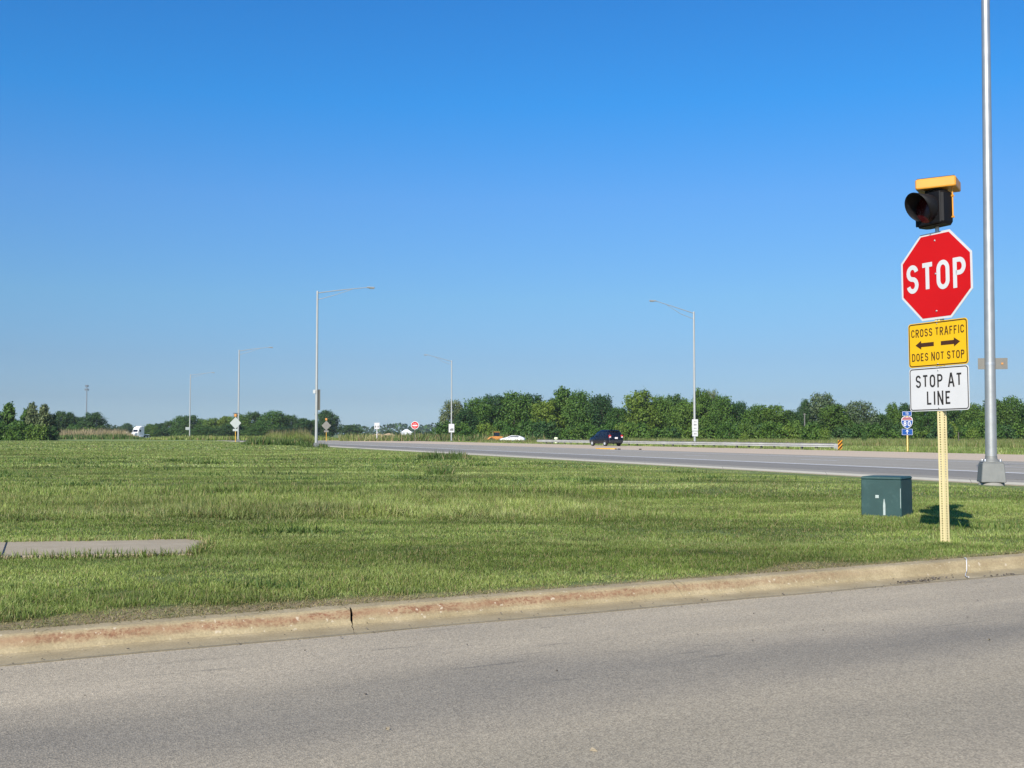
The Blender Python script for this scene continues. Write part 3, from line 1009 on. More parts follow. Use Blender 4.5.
patch('rough_grass', -30, 150, 225, 250, 9000, .5, 1.0, .25, M['weeds'], .1)
patch('reed_bed', 42, 138, 262, 330, 15000, .9, 2.5, .22, M['reeds'], -.1, .3, True, .3)
patch('reed_bed_green', 42, 142, 258, 300, 7000, .7, 1.4, .25, M['meadow'], -.1, .35, True)
patch('rough_grass', 140, 345, 205, 260, 12000, .4, .8, .28, M['grass_tall'], .1)
patch('tall_grass_clump', 262, 316, 118, 134, 5200, .75, 1.35, .07, M['grass_tall'], .14)
patch('dry_grass_clump', 262, 316, 124, 137, 2600, .6, 1.6, .055, M['reeds'], .14, .18)
patch('weed_clump', 242, 312, 112, 124, 5200, .35, .85, .11, M['weeds'], .14, .4)
patch('weed_clump', 300, 330, 92, 95, 420, .2, .5, .07, M['weeds'], .14, .4)
patch('weed_clump', 416, 472, 47, 53, 1300, .10, .36, .05, M['weeds'], .15, .5)
patch('weed_clump', 425, 455, 30, 31.5, 500, .12, .30, .03, M['weeds'], .15, .5)

# meadow beyond the highway
def meadow(name, cnt, p0, p1, h0, h1, w, mat, dryf, u0=380, u1=1090):
    x, z = sample(cnt, 60, 235, u0, u1)
    p = hwy_p(x, z)
    k = (p > p0) & (p < p1)
    x, z = x[k], z[k]; n = len(x)
    bh = np.interp(hwy_p(x, z), [54, 55.5, 58.5, 75], [-.03, -.18, -.25, -.30])
    cl = vnoise(x, z, 3) * .6 + vnoise(x, z, 11) * .7
    return tag(blades(name, x, z, RNG.uniform(h0, h1, n) * (.45 + .8 * cl), RNG.uniform(.7, 1.3, n) * w, RNG.random(n), (RNG.random(n) < dryf) * .8, mat, bh, .35, 1), kind='stuff')


qv_ = RNG.uniform(20, 170, 26000); pv_ = RNG.uniform(53.85, 54.6, 26000)
x, y = NH.x * pv_ + DH.x * qv_, NH.y * pv_ + DH.y * qv_
tag(blades('verge_grass', x, y, RNG.uniform(.12, .40, len(x)) * (.4 + .9 * vnoise(x, y, 1.5)), RNG.uniform(.03, .07, len(x)), RNG.random(len(x)), (RNG.random(len(x)) < .08) * .8, M['grass'], np.full(len(x), -.14), .4, 1), kind='stuff')
meadow('verge_grass', 300000, 54.1, 92, .12, .34, .09, M['grass'], .06)
meadow('meadow_grass', 260000, 84, 200, .40, .95, .085, M['meadow'], .12)
patch('scrub_grass', 478, 552, 166, 179, 9000, .25, .75, .10, M['meadow'], -.29, .5, False, .15)

# ------------------------------------------------------------------ trees
def tree_parts(seed, H, W, lobes, n_leaf, leaf, low=0.08, spread=1.0, pointed=False, trunk_r=0.16, mat='leaf_mid', loose=0.22):
    """crown: leaf faces scattered through many overlapping leaf clumps around real limbs; trunk: tapered tubes"""
    r = np.random.default_rng(seed)
    rr = random.Random(seed)
    cl = []
    for i in range(lobes):
        f = (i + .5) / lobes
        zz = low + (0.97 - low) * (f ** 0.85)
        if pointed: rad = W / 2 * (1.02 - zz) ** 0.75 * 1.05
        else: rad = W / 2 * math.sqrt(max(0.03, 1 - ((zz - 0.46) / 0.56) ** 2))
        a = i * 2.399963 + rr.uniform(-.5, .5)
        d = rad * rr.uniform(.35, .95)
        s = W * rr.uniform(.11, .20) * (0.8 if zz > .8 else 1.0)
        cl.append((math.cos(a) * d, math.sin(a) * d, zz * H - s * .3, s))
    tk = MB()
    bx, by = rr.uniform(-.03, .03) * H, rr.uniform(-.03, .03) * H
    tk.tube([(0, 0, -.3), (0, 0, .1), (bx * .4, by * .4, H * .35), (bx, by, H * .68), (bx * 1.2, by * 1.2, H * .9)], [trunk_r * 1.35, trunk_r * 1.1, trunk_r * .8, trunk_r * .45, trunk_r * .12], 8)
    for c in cl[::2]:
        zb = max(0.12 * H, c[2] * .62)
        tk.tube([(bx * zb / H, by * zb / H, zb), (c[0] * .5, c[1] * .5, (zb + c[2]) / 2 + .1), (c[0] * .92, c[1] * .92, c[2])], [trunk_r * .42, trunk_r * .26, trunk_r * .07], 5)
    cen = np.array(cl)
    wts = cen[:, 3] ** 2; wts /= wts.sum()
    ci = r.choice(len(cl), n_leaf, p=wts)
    dirs = r.normal(0, 1, (n_leaf, 3)); dirs /= np.linalg.norm(dirs, axis=1)[:, None]
    rad = cen[ci, 3] * (r.uniform(.45, 1.0, n_leaf) ** .6) * (1 + r.normal(0, loose, n_leaf) * 1.0)
    P = cen[ci, :3] + dirs * rad[:, None] * np.array([1.15, 1.15, .95])
    P[:, 2] = np.maximum(P[:, 2], low * H * .6 + 0.05)
    # clump normals with scatter so that every clump has its own sunny and shaded leaves
    nr = dirs + r.normal(0, .55, (n_leaf, 3)) + np.array([0, 0, .25]); nr /= np.linalg.norm(nr, axis=1)[:, None]
    t = np.cross(nr, r.normal(0, 1, (n_leaf, 3))); t /= np.linalg.norm(t, axis=1)[:, None]
    bt = np.cross(nr, t)
    sz = leaf * r.uniform(.6, 1.35, n_leaf)[:, None] / 2
    Q = np.stack([P - t * sz, P - bt * sz * .75 + nr * sz * .15, P + t * sz, P + bt * sz * .75 + nr * sz * .15], 1).reshape(-1, 3)
    tint = np.clip(r.random(n_leaf) * .7 + r.random(len(cl))[ci] * .3, 0, 1)
    return tk, Q, np.arange(n_leaf * 4), np.repeat(tint, 4), mat


PROTO = {}


def make_tree(kind, name='broadleaf_tree'):
    sp = dict(
        round=dict(seed=3, H=9, W=8.5, lobes=46, n_leaf=10500, leaf=0.34, mat='leaf_mid'),
        round_b=dict(seed=14, H=9, W=8.0, lobes=40, n_leaf=9750, leaf=0.36, mat='leaf_dark', low=.06),
        oval=dict(seed=5, H=9, W=6.0, lobes=40, n_leaf=9000, leaf=0.33, mat='leaf_mid', low=.10),
        pale=dict(seed=8, H=9, W=7.0, lobes=44, n_leaf=9750, leaf=0.33, mat='leaf_light'),
        silver=dict(seed=21, H=9, W=7.5, lobes=40, n_leaf=8400, leaf=0.34, mat='leaf_silver', loose=.2),
        dark=dict(seed=31, H=9, W=7.0, lobes=38, n_leaf=9750, leaf=0.34, mat='leaf_dark'),
        young=dict(seed=41, H=6, W=3.4, lobes=30, n_leaf=3600, leaf=.34, mat='leaf_mid', pointed=True, low=.06, loose=.34, trunk_r=.09),
        young_pale=dict(seed=44, H=6, W=3.6, lobes=28, n_leaf=3200, leaf=.34, mat='leaf_silver', pointed=True, low=.08, loose=.36, trunk_r=.09),
        shrub=dict(seed=51, H=3, W=5.0, lobes=22, n_leaf=3000, leaf=.36, mat='leaf_mid', low=.03, trunk_r=.06),
        shrub_pale=dict(seed=53, H=3, W=4.5, lobes=22, n_leaf=2600, leaf=.36, mat='leaf_light', low=.03, trunk_r=.06),
        shrub_dark=dict(seed=57, H=3, W=4.5, lobes=22, n_leaf=2600, leaf=.36, mat='leaf_dark', low=.03, trunk_r=.06),
    )[kind]
    root = empty(name, (0, 0, 0))
    tk, Q, fl, tint, mat = tree_parts(**sp)
    tk.build('trunk', M['bark'], root)
    np_mesh('crown', Q, fl, 4, M[mat], {'tint': tint}, root)
    return root, sp['H'], sp['W']


def plant_tree(kind, u, vtop, wpx, z, label, group=None, base=-0.28, cat=None):
    name = 'shrub' if kind.startswith('shrub') else 'broadleaf_tree'
    if kind not in PROTO:
        PROTO[kind] = make_tree(kind, name)
        o = PROTO[kind][0]
    else:
        o = copy_tree(PROTO[kind][0])
    for k_ in ('group', 'label'):
        if k_ in o: del o[k_]
    H0, W0 = PROTO[kind][1:]
    H = (CAMH - base) + (HZ - vtop) / F * z
    W = wpx / F * z
    o.location = at(u, z, base)
    o.rotation_euler = (0, 0, random.uniform(0, 2 * PI))
    o.scale = (W / W0, W / W0, H / H0)
    return tag(o, label, cat or ('shrub' if name == 'shrub' else 'tree'), group)


GW = 'trees of the wood behind the guardrail'
wood = [
    ('silver', 452, 400, 24, 236, 'loose grey green tree at the left tip of the wood, behind the thin lamp post'),
    ('dark', 466, 409, 22, 226, 'low dark tree just right of the lamp post at the left tip of the wood'),
    ('round', 478, 398, 34, 236, 'rounded tree in the left shoulder of the wood above the orange machine'),
    ('round_b', 496, 395, 34, 240, 'dark rounded tree of the wood above and right of the orange machine'),
    ('round', 514, 392, 36, 238, 'tall rounded tree of the wood directly above the white car'),
    ('dark', 534, 394, 32, 244, 'dark tree of the wood between the white car and the pale capped drum'),
    ('pale', 547, 400, 30, 230, 'yellowish tree of the wood straight above the pale capped drum'),
    ('oval', 563, 387, 26, 234, 'tallest narrow tree left of the dark car, topping the wood'),
    ('round', 580, 391, 30, 232, 'rounded tree of the wood above the left end of the dark car'),
    ('round_b', 601, 395, 30, 230, 'dark tree of the wood directly above the dark car'),
    ('round', 618, 408, 24, 224, 'lower tree in the dip of the skyline just right of the dark car'),
    ('pale', 641, 390, 32, 222, 'big light green round tree of the wood between dark car and right lamp post'),
    ('round', 660, 396, 28, 226, 'mid green tree between the big light green round tree and the lamp post'),
    ('dark', 674, 394, 22, 232, 'dark spiky tree left of the right lamp post in the wood'),
    ('pale', 684, 402, 28, 214, 'brownish yellow tree right behind the signs on the right lamp post'),
    ('oval', 700, 389, 20, 226, 'tall narrow tree just right of the right lamp post'),
    ('silver', 710, 390, 20, 228, 'airy grey green tree top second to the right of the right lamp post'),
    ('round', 722, 396, 30, 220, 'broad tree sloping down to the right of the tall airy pair by the lamp post'),
    ('round_b', 738, 402, 24, 224, 'dark tree of the wood above the middle of the right hand guardrail'),
    ('round', 758, 405, 32, 216, 'low rounded tree of the wood where the skyline dips above the guardrail'),
    ('pale', 774, 405, 28, 214, 'light green low tree left of the bare grey pole'),
    ('dark', 790, 410, 24, 216, 'dark low tree right at the deepest dip of the skyline by the grey pole'),
    ('dark', 805, 399, 14, 214, 'small dark pointed tree standing over the bare grey pole'),
    ('silver', 824, 393, 32, 212, 'large pale grey green tree above the striped guardrail end'),
    ('pale', 835, 404, 30, 200, 'yellow green tree in front of the large pale tree at the guardrail end'),
    ('silver', 860, 401, 34, 206, 'silvery leaved tree right of the striped guardrail end'),
    ('round_b', 880, 414, 20, 206, 'dark low tree between the silvery tree and the blue route sign'),
    ('oval', 893, 403, 14, 208, 'slim dark tree just left of the blue route sign'),
    ('dark', 908, 403, 26, 210, 'dark tree directly behind the blue route sign'),
    ('round', 928, 405, 28, 206, 'tree behind the left edge of the white stop line plate'),
    ('round_b', 952, 408, 28, 206, 'dark tree behind the yellow post under the white plate'),
    ('round', 972, 404, 26, 204, 'tree between the yellow post and the big lamp post'),
    ('pale', 994, 399, 30, 206, 'light green tree directly behind the big lamp post'),
    ('round', 1012, 397, 30, 208, 'tall tree right of the big lamp post at the right picture edge'),
    ('dark', 1036, 402, 34, 206, 'dark tree at the very right picture edge'),
]
for kd, u, vt, w, z, lab in wood:
    plant_tree(kd, u, vt, w * 1.12, z, lab, GW)
GB = 'rear trees filling the wood'
for u in range(470, 1060, 21):
    vt = np.interp(u, [445, 480, 560, 620, 640, 700, 730, 790, 800, 830, 850, 885, 910, 950, 1000, 1060], [412, 404, 398, 409, 402, 398, 407, 416, 415, 405, 412, 416, 410, 412, 406, 407]) + random.uniform(-1, 4)
    plant_tree(random.choice(['round', 'dark', 'round_b', 'dark']), u + random.uniform(-6, 6), vt, 27, 262 + random.uniform(-8, 8),
               'green tree of the back row of the wood, seen between the front crowns', GB)
GS = 'shrubs along the foot of the wood'
for u in range(446, 1060, 13):
    vt = random.uniform(421, 430)
    z = np.interp(u, [446, 700, 1060], [215, 203, 190])
    plant_tree(random.choice(['shrub', 'shrub', 'shrub_dark', 'shrub_pale']), u + random.uniform(-5, 5), vt, random.uniform(18, 30), z + random.uniform(-4, 6),
               'leafy shrub along the foot of the wood behind the guardrail', GS)
for kd, u, vt, w, z, lab in [
    ('shrub', 810, 424, 20, 175, 'rounded meadow shrub left of the striped guardrail end, under the grey pole'),
    ('shrub_pale', 824, 428, 12, 172, 'small yellow green shrub just left of the striped guardrail end'),
    ('shrub_pale', 744, 433, 9, 178, 'small round bush in the meadow above the guardrail middle'),
    ('shrub_dark', 864, 435, 6, 165, 'tiny dark bush in the meadow right of the striped guardrail end'),
    ('shrub_pale', 972, 428, 14, 172, 'light green meadow bush between the yellow post and the big lamp post'),
    ('shrub_pale', 620, 424, 14, 190, 'yellowish bush at the wood edge just right of the dark car'),
]:
    plant_tree(kd, u, vt, w, z, lab)

# left side
for kd, u, vt, w, z, lab in [
    ('young', 9, 403, 20, 198, 'pointed young tree second from the left picture edge in the left thicket'),
    ('young', -6, 412, 20, 196, 'young tree cut by the left picture edge in the left thicket'),
    ('round', 19, 420, 18, 197, 'low bushy tree in the dip of the left thicket'),
    ('young', 27, 409, 16, 203, 'thin young tree left of the tallest pair in the left thicket'),
    ('young_pale', 32, 402, 17, 199, 'tall pale young tree, left of the tallest pair in the left thicket'),
    ('young_pale', 44, 404, 19, 198, 'tall pale young tree, right of the tallest pair in the left thicket'),
    ('round_b', 50, 414, 16, 200, 'dark bushy tree at the right end of the left thicket'),
    ('shrub', 5, 423, 26, 190, 'green shrub at the foot of the left thicket by the picture edge'),
    ('shrub', 24, 424, 24, 189, 'green shrub at the foot of the middle of the left thicket'),
    ('shrub_pale', 38, 425, 22, 189, 'light green shrub at the foot of the tallest pair in the left thicket'),
    ('shrub_dark', 51, 427, 14, 191, 'dark shrub ending the left thicket on the right'),
    ('dark', 62, 411, 17, 330, 'dark distant tree just right of the left thicket'),
    ('dark', 70, 412, 14, 334, 'dark distant tree second to the right of the left thicket'),
    ('round_b', 79, 417, 14, 336, 'lower dark distant tree left of the thin tower'),
    ('dark', 93, 412, 23, 330, 'broad dark distant tree in front of the thin tower'),
    ('shrub', 76, 425, 16, 322, 'green bush under the distant trees left of the thin tower'),
    ('shrub', 91, 428, 18, 322, 'green bush under the broad tree in front of the thin tower'),
]:
    plant_tree(kd, u, vt, w * 1.1, z, lab, base=-.1)
GL = 'trees of the left skyline row'
row = [('dark', 108, 428, 16, 620, 'hazy low tree right of the broad tree by the thin tower'), ('dark', 117, 427, 14, 640, 'hazy low tree second to the right of the broad tree by the tower'),
       ('dark', 127, 423, 12, 620, 'hazy taller tree just left of the white truck'), ('dark', 136, 428, 16, 640, 'hazy low tree behind the white truck'),
       ('round', 151, 424, 16, 430, 'tree just right of the white truck'), ('dark', 160, 423, 16, 440, 'dark tree second to the right of the white truck'),
       ('round_b', 170, 421, 16, 430, 'tree halfway between the white truck and the farthest lamp post'), ('round', 181, 416, 18, 410, 'tree left behind the farthest left lamp post'),
       ('dark', 190, 415, 20, 400, 'tall dark tree right behind the farthest left lamp post'), ('round', 203, 419, 16, 400, 'tree just right of the farthest left lamp post'),
       ('pale', 213, 418, 18, 392, 'lighter tree between the farthest left lamp post and the left diamond sign'), ('pale', 226, 416, 20, 392, 'light green tree just left of the left diamond sign'),
       ('round', 240, 414, 22, 388, 'rounded tree behind the left diamond sign'), ('round_b', 254, 412, 22, 392, 'dark rounded tree right of the left diamond sign'),
       ('round', 274, 411, 32, 380, 'widest round tree above the clump of dry tall grass'), ('round_b', 290, 415, 20, 384, 'dark tree right of the widest round tree in the left row'),
       ('dark', 302, 418, 20, 384, 'dark tree left of the tall left lamp post'), ('round_b', 313, 420, 18, 388, 'low dark tree at the foot of the tall left lamp post'),
       ('dark', 327, 410, 22, 420, 'lone dark tree behind the right diamond sign'), ('dark', 351, 425, 18, 520, 'small lone hazy tree between diamond sign and white board'),
       ('round_b', 232, 424, 30, 372, 'low tree at the foot of the left diamond sign'), ('round', 260, 426, 30, 370, 'low tree behind the left end of the dry grass clump'), ('dark', 288, 427, 30, 370, 'low tree behind the right end of the dry grass clump'),
       ('round', 205, 427, 28, 380, 'low tree in front of the row right of the farthest left lamp post'), ('dark', 172, 428, 26, 415, 'low tree in front of the row right of the white truck')]
for kd, u, vt, w, z, lab in row:
    plant_tree(kd, u, vt, w * 1.1, z, lab, GL, base=-.28)
# scrub beyond the far carriageway between the diamond sign and the wood
for u, vt, w, z, kd, lab in [(388, 430.5, 9, 520, 'dark', 'tiny hazy tree on the skyline right of the white board'), (397, 432, 8, 500, 'dark', 'tiny hazy bush on the skyline left of the white barn'),
                        (417, 430, 9, 480, 'dark', 'tiny hazy tree behind the do not enter sign'), (429, 431, 8, 480, 'dark', 'tiny hazy tree right of the do not enter sign'),
                        (366, 433, 9, 460, 'dark', 'tiny hazy bush left of the white board')]:
    plant_tree(kd, u, vt, w, z, lab, base=-.28)
patch('scrub_grass', 340, 545, 200, 240, 15000, .5, 1.5, .22, M['meadow'], -.28, .4, False, .25)
patch('scrub_weeds', 395, 545, 196, 236, 6000, .5, 1.7, .30, M['weeds'], -.28, .5, False, .25)

# far wood closing the horizon
fwV, fwT = [], []
for i in range(26000):
    u = random.uniform(-160, 1200)
    z = random.uniform(1350, 1600)
    hmax = (6 + 9 * float(vnoise(u * 1.0, 5.0, 37)) + 4 * float(vnoise(u, 9.0, 9)))
    c = at(u, z, random.uniform(-.3, 1) * hmax)
    s = random.uniform(1.0, 2.4)
    a = Vector((random.gauss(0, 1), random.gauss(0, 1), random.gauss(0, 1))).normalized(); b = a.cross(Vector((.3, .5, .8))).normalized()
    fwV += [tuple(c - a * s), tuple(c - b * s), tuple(c + a * s), tuple(c + b * s)]
    fwT += [random.random()] * 4
fw = np_mesh('distant_wood', np.array(fwV), np.arange(len(fwV)), 4, M['leaf_dark'], {'tint': np.array(fwT)})
tag(fw, kind='stuff')

# sandy spoil heaps on the skyline
def heap(u, z, w, h, label):
    c = at(u, z, -.3)
    n = 24; vs = []; fs = []
    for i in range(7):
        f = i / 6
        for k in range(n):
            a = 2 * PI * k / n
            rr = (1 - f) ** .8 * (1 + .18 * math.sin(3 * a + u) + .1 * math.sin(7 * a))
            vs.append((c.x + math.cos(a) * w / 2 * rr, c.y + math.sin(a) * w / 3 * rr, -.3 + h * f * (1 + .1 * math.sin(5 * a))))
    for i in range(6):
        for k in range(n):
            fs.append((i * n + k, i * n + (k + 1) % n, (i + 1) * n + (k + 1) % n, (i + 1) * n + k))
    m = MB(); m.add(vs, fs, 0, True)
    tag(m.build('dirt_mound', M['dirt']), kind='structure')


heap(378, 330, 8, 1.6, ''); heap(389, 345, 9, 1.7, ''); heap(437, 330, 9, 1.2, ''); heap(428, 350, 6, 1.0, ''); heap(478, 232, 4.5, 1.0, '')


# ------------------------------------------------------------------ lettering (highway style strokes)
def arc(cx, cy, rx, ry, a0, a1, n=14):
    return [(cx + rx * math.cos(R_(a0 + (a1 - a0) * k / n)), cy + ry * math.sin(R_(a0 + (a1 - a0) * k / n))) for k in range(n + 1)]


def oval():
    return arc(.5, .72, .5, .28, 0, 180) + arc(.5, .28, .5, .28, 180, 360)


GL_ = {
    'S': (.52, [arc(.5, .75, .5, .25, 12, 270) + arc(.5, .25, .5, .25, 90, -168)[1:]], []),
    'T': (.50, [[(-.12, 1), (1.12, 1)], [(.5, 1), (.5, -.0)]], []),
    'O': (.54, [], [oval()]),
    '0': (.54, [], [oval()]),
    'P': (.52, [[(0, -.12), (0, 1), (.5, 1)] + arc(.5, .74, .5, .26, 90, -90)[1:] + [(.1, .48)]], []),
    'R': (.54, [[(0, -.12), (0, 1), (.5, 1)] + arc(.5, .74, .5, .26, 90, -90)[1:] + [(.1, .48)], [(.45, .46), (1.0, -.12)]], []),
    'C': (.54, [arc(.5, .72, .5, .28, 5, 180) + arc(.5, .28, .5, .28, 180, 355)], []),
    'A': (.60, [[(-.04, -.14), (.47, 1.14)], [(.53, 1.14), (1.04, -.14)], [(.16, .27), (.84, .27)]], []),
    'F': (.48, [[(1.1, 1), (0, 1), (0, -.12)], [(.12, .5), (.85, .5)]], []),
    'E': (.48, [[(1.1, 1), (0, 1), (0, 0), (1.1, 0)], [(.12, .5), (.85, .5)]], []),
    'I': (.16, [[(.5, 1.1), (.5, -.1)]], []),
    'D': (.54, [], [[(0, 0), (0, 1), (.45, 1)] + arc(.45, .7, .55, .3, 90, 0)[1:] + arc(.45, .3, .55, .3, 0, -90)]),
    'N': (.56, [[(0, -.14), (0, 1.14)], [(.02, 1.08), (.98, -.08)], [(1, -.14), (1, 1.14)]], []),
    'L': (.46, [[(0, 1.12), (0, 0), (1.1, 0)]], []),
    '8': (.54, [], [arc(.5, .75, .44, .25, 0, 350, 20), arc(.5, .25, .5, .25, 0, 350, 20)]),
}


def text(mb, s, cx, cz, height, y, stroke=.15, wscale=1.0, gap=.16, mi=0):
    adv = []
    for ch in s:
        adv.append((.32 if ch == ' ' else GL_[ch][0] * wscale + gap) * height)
    x = cx - (sum(adv) - gap * height) / 2
    k = 0
    for ch, a in zip(s, adv):
        if ch != ' ':
            w, op, cl = GL_[ch]
            w = w * wscale * height; t = stroke * height; h2 = t / 2
            f = lambda p: (x + h2 + p[0] * max(w - t, 1e-4), cz - height / 2 + h2 + p[1] * (height - t))
            for st in op:
                mb.ribbon([f(p) for p in st], t, y - .0004 * (k % 4), False, mi); k += 1
            for st in cl:
                mb.ribbon([f(p) for p in st], t, y - .0004 * (k % 4), True, mi); k += 1
        x += a
    return mb


def rrect(w, h, r, n=5):
    pts = []
    for cx, cz, a0 in ((w / 2 - r, h / 2 - r, 0), (-w / 2 + r, h / 2 - r, 90), (-w / 2 + r, -h / 2 + r, 180), (w / 2 - r, -h / 2 + r, 270)):
        for k in range(n + 1):
            a = R_(a0 + 90 * k / n)
            pts.append((cx + r * math.cos(a), cz + r * math.sin(a)))
    return pts


def plate(mb, poly, cz, y, th=.004, mi=0, cx=0):
    return mb.prism([(px + cx, pz + cz) for px, pz in poly], y, y + th, mi)


def bolts(mb, pts, y, r=.008):
    for x, z in pts:
        mb.lathe([(0, .006), (r * .6, .006), (r, .002), (r, 0)], (x, y, z), (0, -1, 0), 8)
    return mb


# ------------------------------------------------------------------ main stop sign
SA = R_(-62)
base = gp(942.8, 541.5, .165)
pw = .064


def perforated_post(z0, z1, w, pitch=.0254, hr=.0085):
    """square steel tube with a row of real holes in every face"""
    m = MB()
    n = int((z1 - z0) / pitch)
    h = w / 2
    for fdir in range(4):
        ca, sa = math.cos(fdir * PI / 2), math.sin(fdir * PI / 2)
        for k in range(n):
            zc = z0 + (k + .5) * pitch
            out = [(-h, -pitch / 2), (0, -pitch / 2), (h, -pitch / 2), (h, 0), (h, pitch / 2), (0, pitch / 2), (-h, pitch / 2), (-h, 0)]
            hol = [(-hr * .75, -hr * .75), (0, -hr), (hr * .75, -hr * .75), (hr, 0), (hr * .75, hr * .75), (0, hr), (-hr * .75, hr * .75), (-hr, 0)]
            vs = []
            for px, pz in out + hol:
                vs.append((px * ca + h * sa, px * sa - h * ca, zc + pz))
            m.add(vs, [(i, (i + 1) % 8, 8 + (i + 1) % 8, 8 + i) for i in range(8)])
    return m


st = empty('stop_sign', base, SA, 'red octagonal stop sign with black beacon and two plates on a perforated yellow post', 'stop sign')
st.rotation_euler = (0, 0, SA)
m = perforated_post(-.15, 3.15, pw)
post = m.build('post', M['post_yellow'], st)
YF = -pw / 2 - .004                       # front of the sign panels' backs
lean = 0.0
# octagon
OC, OR_ = 2.765, .457 / math.cos(PI / 8)
octa = lambda r: [(r * math.cos(PI / 8 + k * PI / 4), r * math.sin(PI / 8 + k * PI / 4)) for k in range(8)]
m = MB(); plate(m, octa(OR_), OC, YF - .004, .004)
pan = m.build('stop_panel', M['sign_white'], st)
m = MB(); plate(m, octa(OR_ - .026), OC, YF - .006, .002)
m.build('red_face', M['sign_red'], pan)
m = MB(); text(m, 'STOP', 0, OC, .305, YF - .008, .158, 1.0, .14)
m.build('lettering', M['sign_white'], pan)
for bz in (OC + .37, OC - .37, OC + .02):
    m = MB(); bolts(m, [(0, bz)], YF - .0065, .011); m.build('bolt', M['bolt'], pan)
# yellow plaque
YC = 2.055
m = MB(); plate(m, rrect(.762, .47, .035), YC, YF - .004, .004)
pan = m.build('cross_traffic_plate', M['sign_yellow'], st)
m = MB(); m.ribbon([(x, z + YC) for x, z in rrect(.735, .443, .028)], .011, YF - .0055, True)
text(m, 'CROSS TRAFFIC', 0, YC + .128, .082, YF - .006, .135, 1.0, .18)
text(m, 'DOES NOT STOP', 0, YC - .128, .082, YF - .006, .135, 1.0, .18)
for sg in (-1, 1):
    x0, x1 = .045 * sg, .285 * sg
    m.ribbon([(x0, YC), (x1 - .07 * sg, YC)], .042, YF - .006)
    m.add([(x1, YF - .006, YC), (x1 - .075 * sg, YF - .006, YC + .047), (x1 - .075 * sg, YF - .006, YC - .047)], [(0, 1, 2) if sg < 0 else (0, 2, 1)])
m.build('lettering', M['sign_brown'], pan)
for bz in (YC + .21, YC - .21):
    m = MB(); bolts(m, [(0, bz)], YF - .005); m.build('bolt', M['bolt'], pan)
# white plate
WC = 1.585
m = MB(); plate(m, rrect(.762, .457, .035), WC, YF - .004, .004)
pan = m.build('stop_at_line_plate', M['sign_white'], st)
m = MB(); m.ribbon([(x, z + WC) for x, z in rrect(.735, .430, .028)], .010, YF - .0055, True)
text(m, 'STOP AT', 0, WC + .085, .132, YF - .006, .14, 1.0, .19)
text(m, 'LINE', 0, WC - .095, .134, YF - .006, .14, 1.0, .20)
m.build('lettering', M['sign_black'], pan)
for bz in (WC + .19, WC - .2):
    m = MB(); bolts(m, [(0, bz)], YF - .005); m.build('bolt', M['bolt'], pan)
# beacon
BZ = 3.46
m = MB(); m.tube([(0, 0, 3.1), (0, 0, 3.35)], .021, 10); m.build('beacon_pipe', M['galv'], st)
hz = BZ
m = MB()
m.box((0, -.03, hz), (.345, .19, .355), 0, 0, .03)
m.box((0, -.13, hz), (.325, .02, .335), 0, 0, .008)
hous = m.build('beacon_housing', M['beacon_black'], st)
m = MB(); m.lathe([(0, .018), (.06, .016), (.11, .009), (.148, 0.0)], (0, -.142, hz), (0, -1, 0), 24); m.build('beacon_lens', M['lens_red'], st)
# cutaway visor: long at the top, short below
m = MB()
vs = []; nseg = 30
for ring_r in (.147, .140):
    for k in range(nseg + 1):
        a = R_(-60 + 300 * k / nseg)
        up = .5 + .5 * math.sin(a)
        for L in (0.0, .04 + .185 * (up ** .7)):
            vs.append((ring_r * math.cos(a), -.138 - L, hz + ring_r * math.sin(a)))
n2 = (nseg + 1) * 2
fs = []
for k in range(nseg):
    fs.append((2 * k, 2 * k + 1, 2 * k + 3, 2 * k + 2))
    fs.append((n2 + 2 * k, n2 + 2 * k + 2, n2 + 2 * k + 3, n2 + 2 * k + 1))
    fs.append((2 * k + 1, n2 + 2 * k + 1, n2 + 2 * k + 3, 2 * k + 3))
m.add(vs, fs, 0, True)
m.build('beacon_visor', M['beacon_black'], st)
m = MB(); m.tube([(.180, .03, hz - .11), (.180, .03, hz + .21)], .008, 8); m.box((.180, .03, hz - .10), (.022, .025, .018)); m.box((.180, .03, hz + .12), (.022, .025, .018))
m.build('beacon_hinge', M['beacon_yellow'], st)
m = MB(); m.box((.0, .0, hz + .20), (.16, .16, .06)); m.build('panel_bracket', M['beacon_black'], st)
PR = R_(32)                              # panel box turned relative to the sign
m = MB(); m.box((.0, .03, hz + .262), (.40, .36, .105), 0, PR, .012)
sb = m.build('solar_box', M['beacon_yellow'], st)
m = MB(); m.box((.0, .03, hz + .3175), (.37, .33, .006), 0, PR); m.build('solar_panel', M['solar'], sb)
st.rotation_euler = (0, R_(-0.55), SA)

# ------------------------------------------------------------------ green cabinet
mid = gp(900, 519.3, .15)
CA = R_(-35)
ce = Vector((math.cos(CA), math.sin(CA), 0)); cn = Vector((-ce.y, ce.x, 0))
cw, cd, chh = .535, .53, .555
cc = mid - ce * cw / 2 + cn * cd / 2
cb = empty('utility_cabinet', (cc.x, cc.y, .16), CA, 'dark green utility pedestal cabinet on the lawn left of the stop sign post', 'utility box')
m = MB(); m.box((0, 0, chh / 2 - .07), (cw, cd, chh + .06), 0, 0, .010, .99)
m.build('cabinet_body', M['trans_green'], cb)
m = MB()
m.box((0, 0, chh - .022), (cw + .006, cd + .006, .035), 0, 0, .010, .97)
m.build('lid', M['trans_green'], cb)
m = MB(); m.prism([(.03, .04), (.058, .04), (.060, .17), (.048, .255), (.040, .255), (.030, .17)], -cd / 2 - .012, -cd / 2 + .002); m.build('locking_bar', M['pale_mark'], cb)
m = MB(); m.box((-.05, -cd / 2 - .002, .285), (.045, .006, .040))
m.build('warning_label', M['pale_mark'], cb)
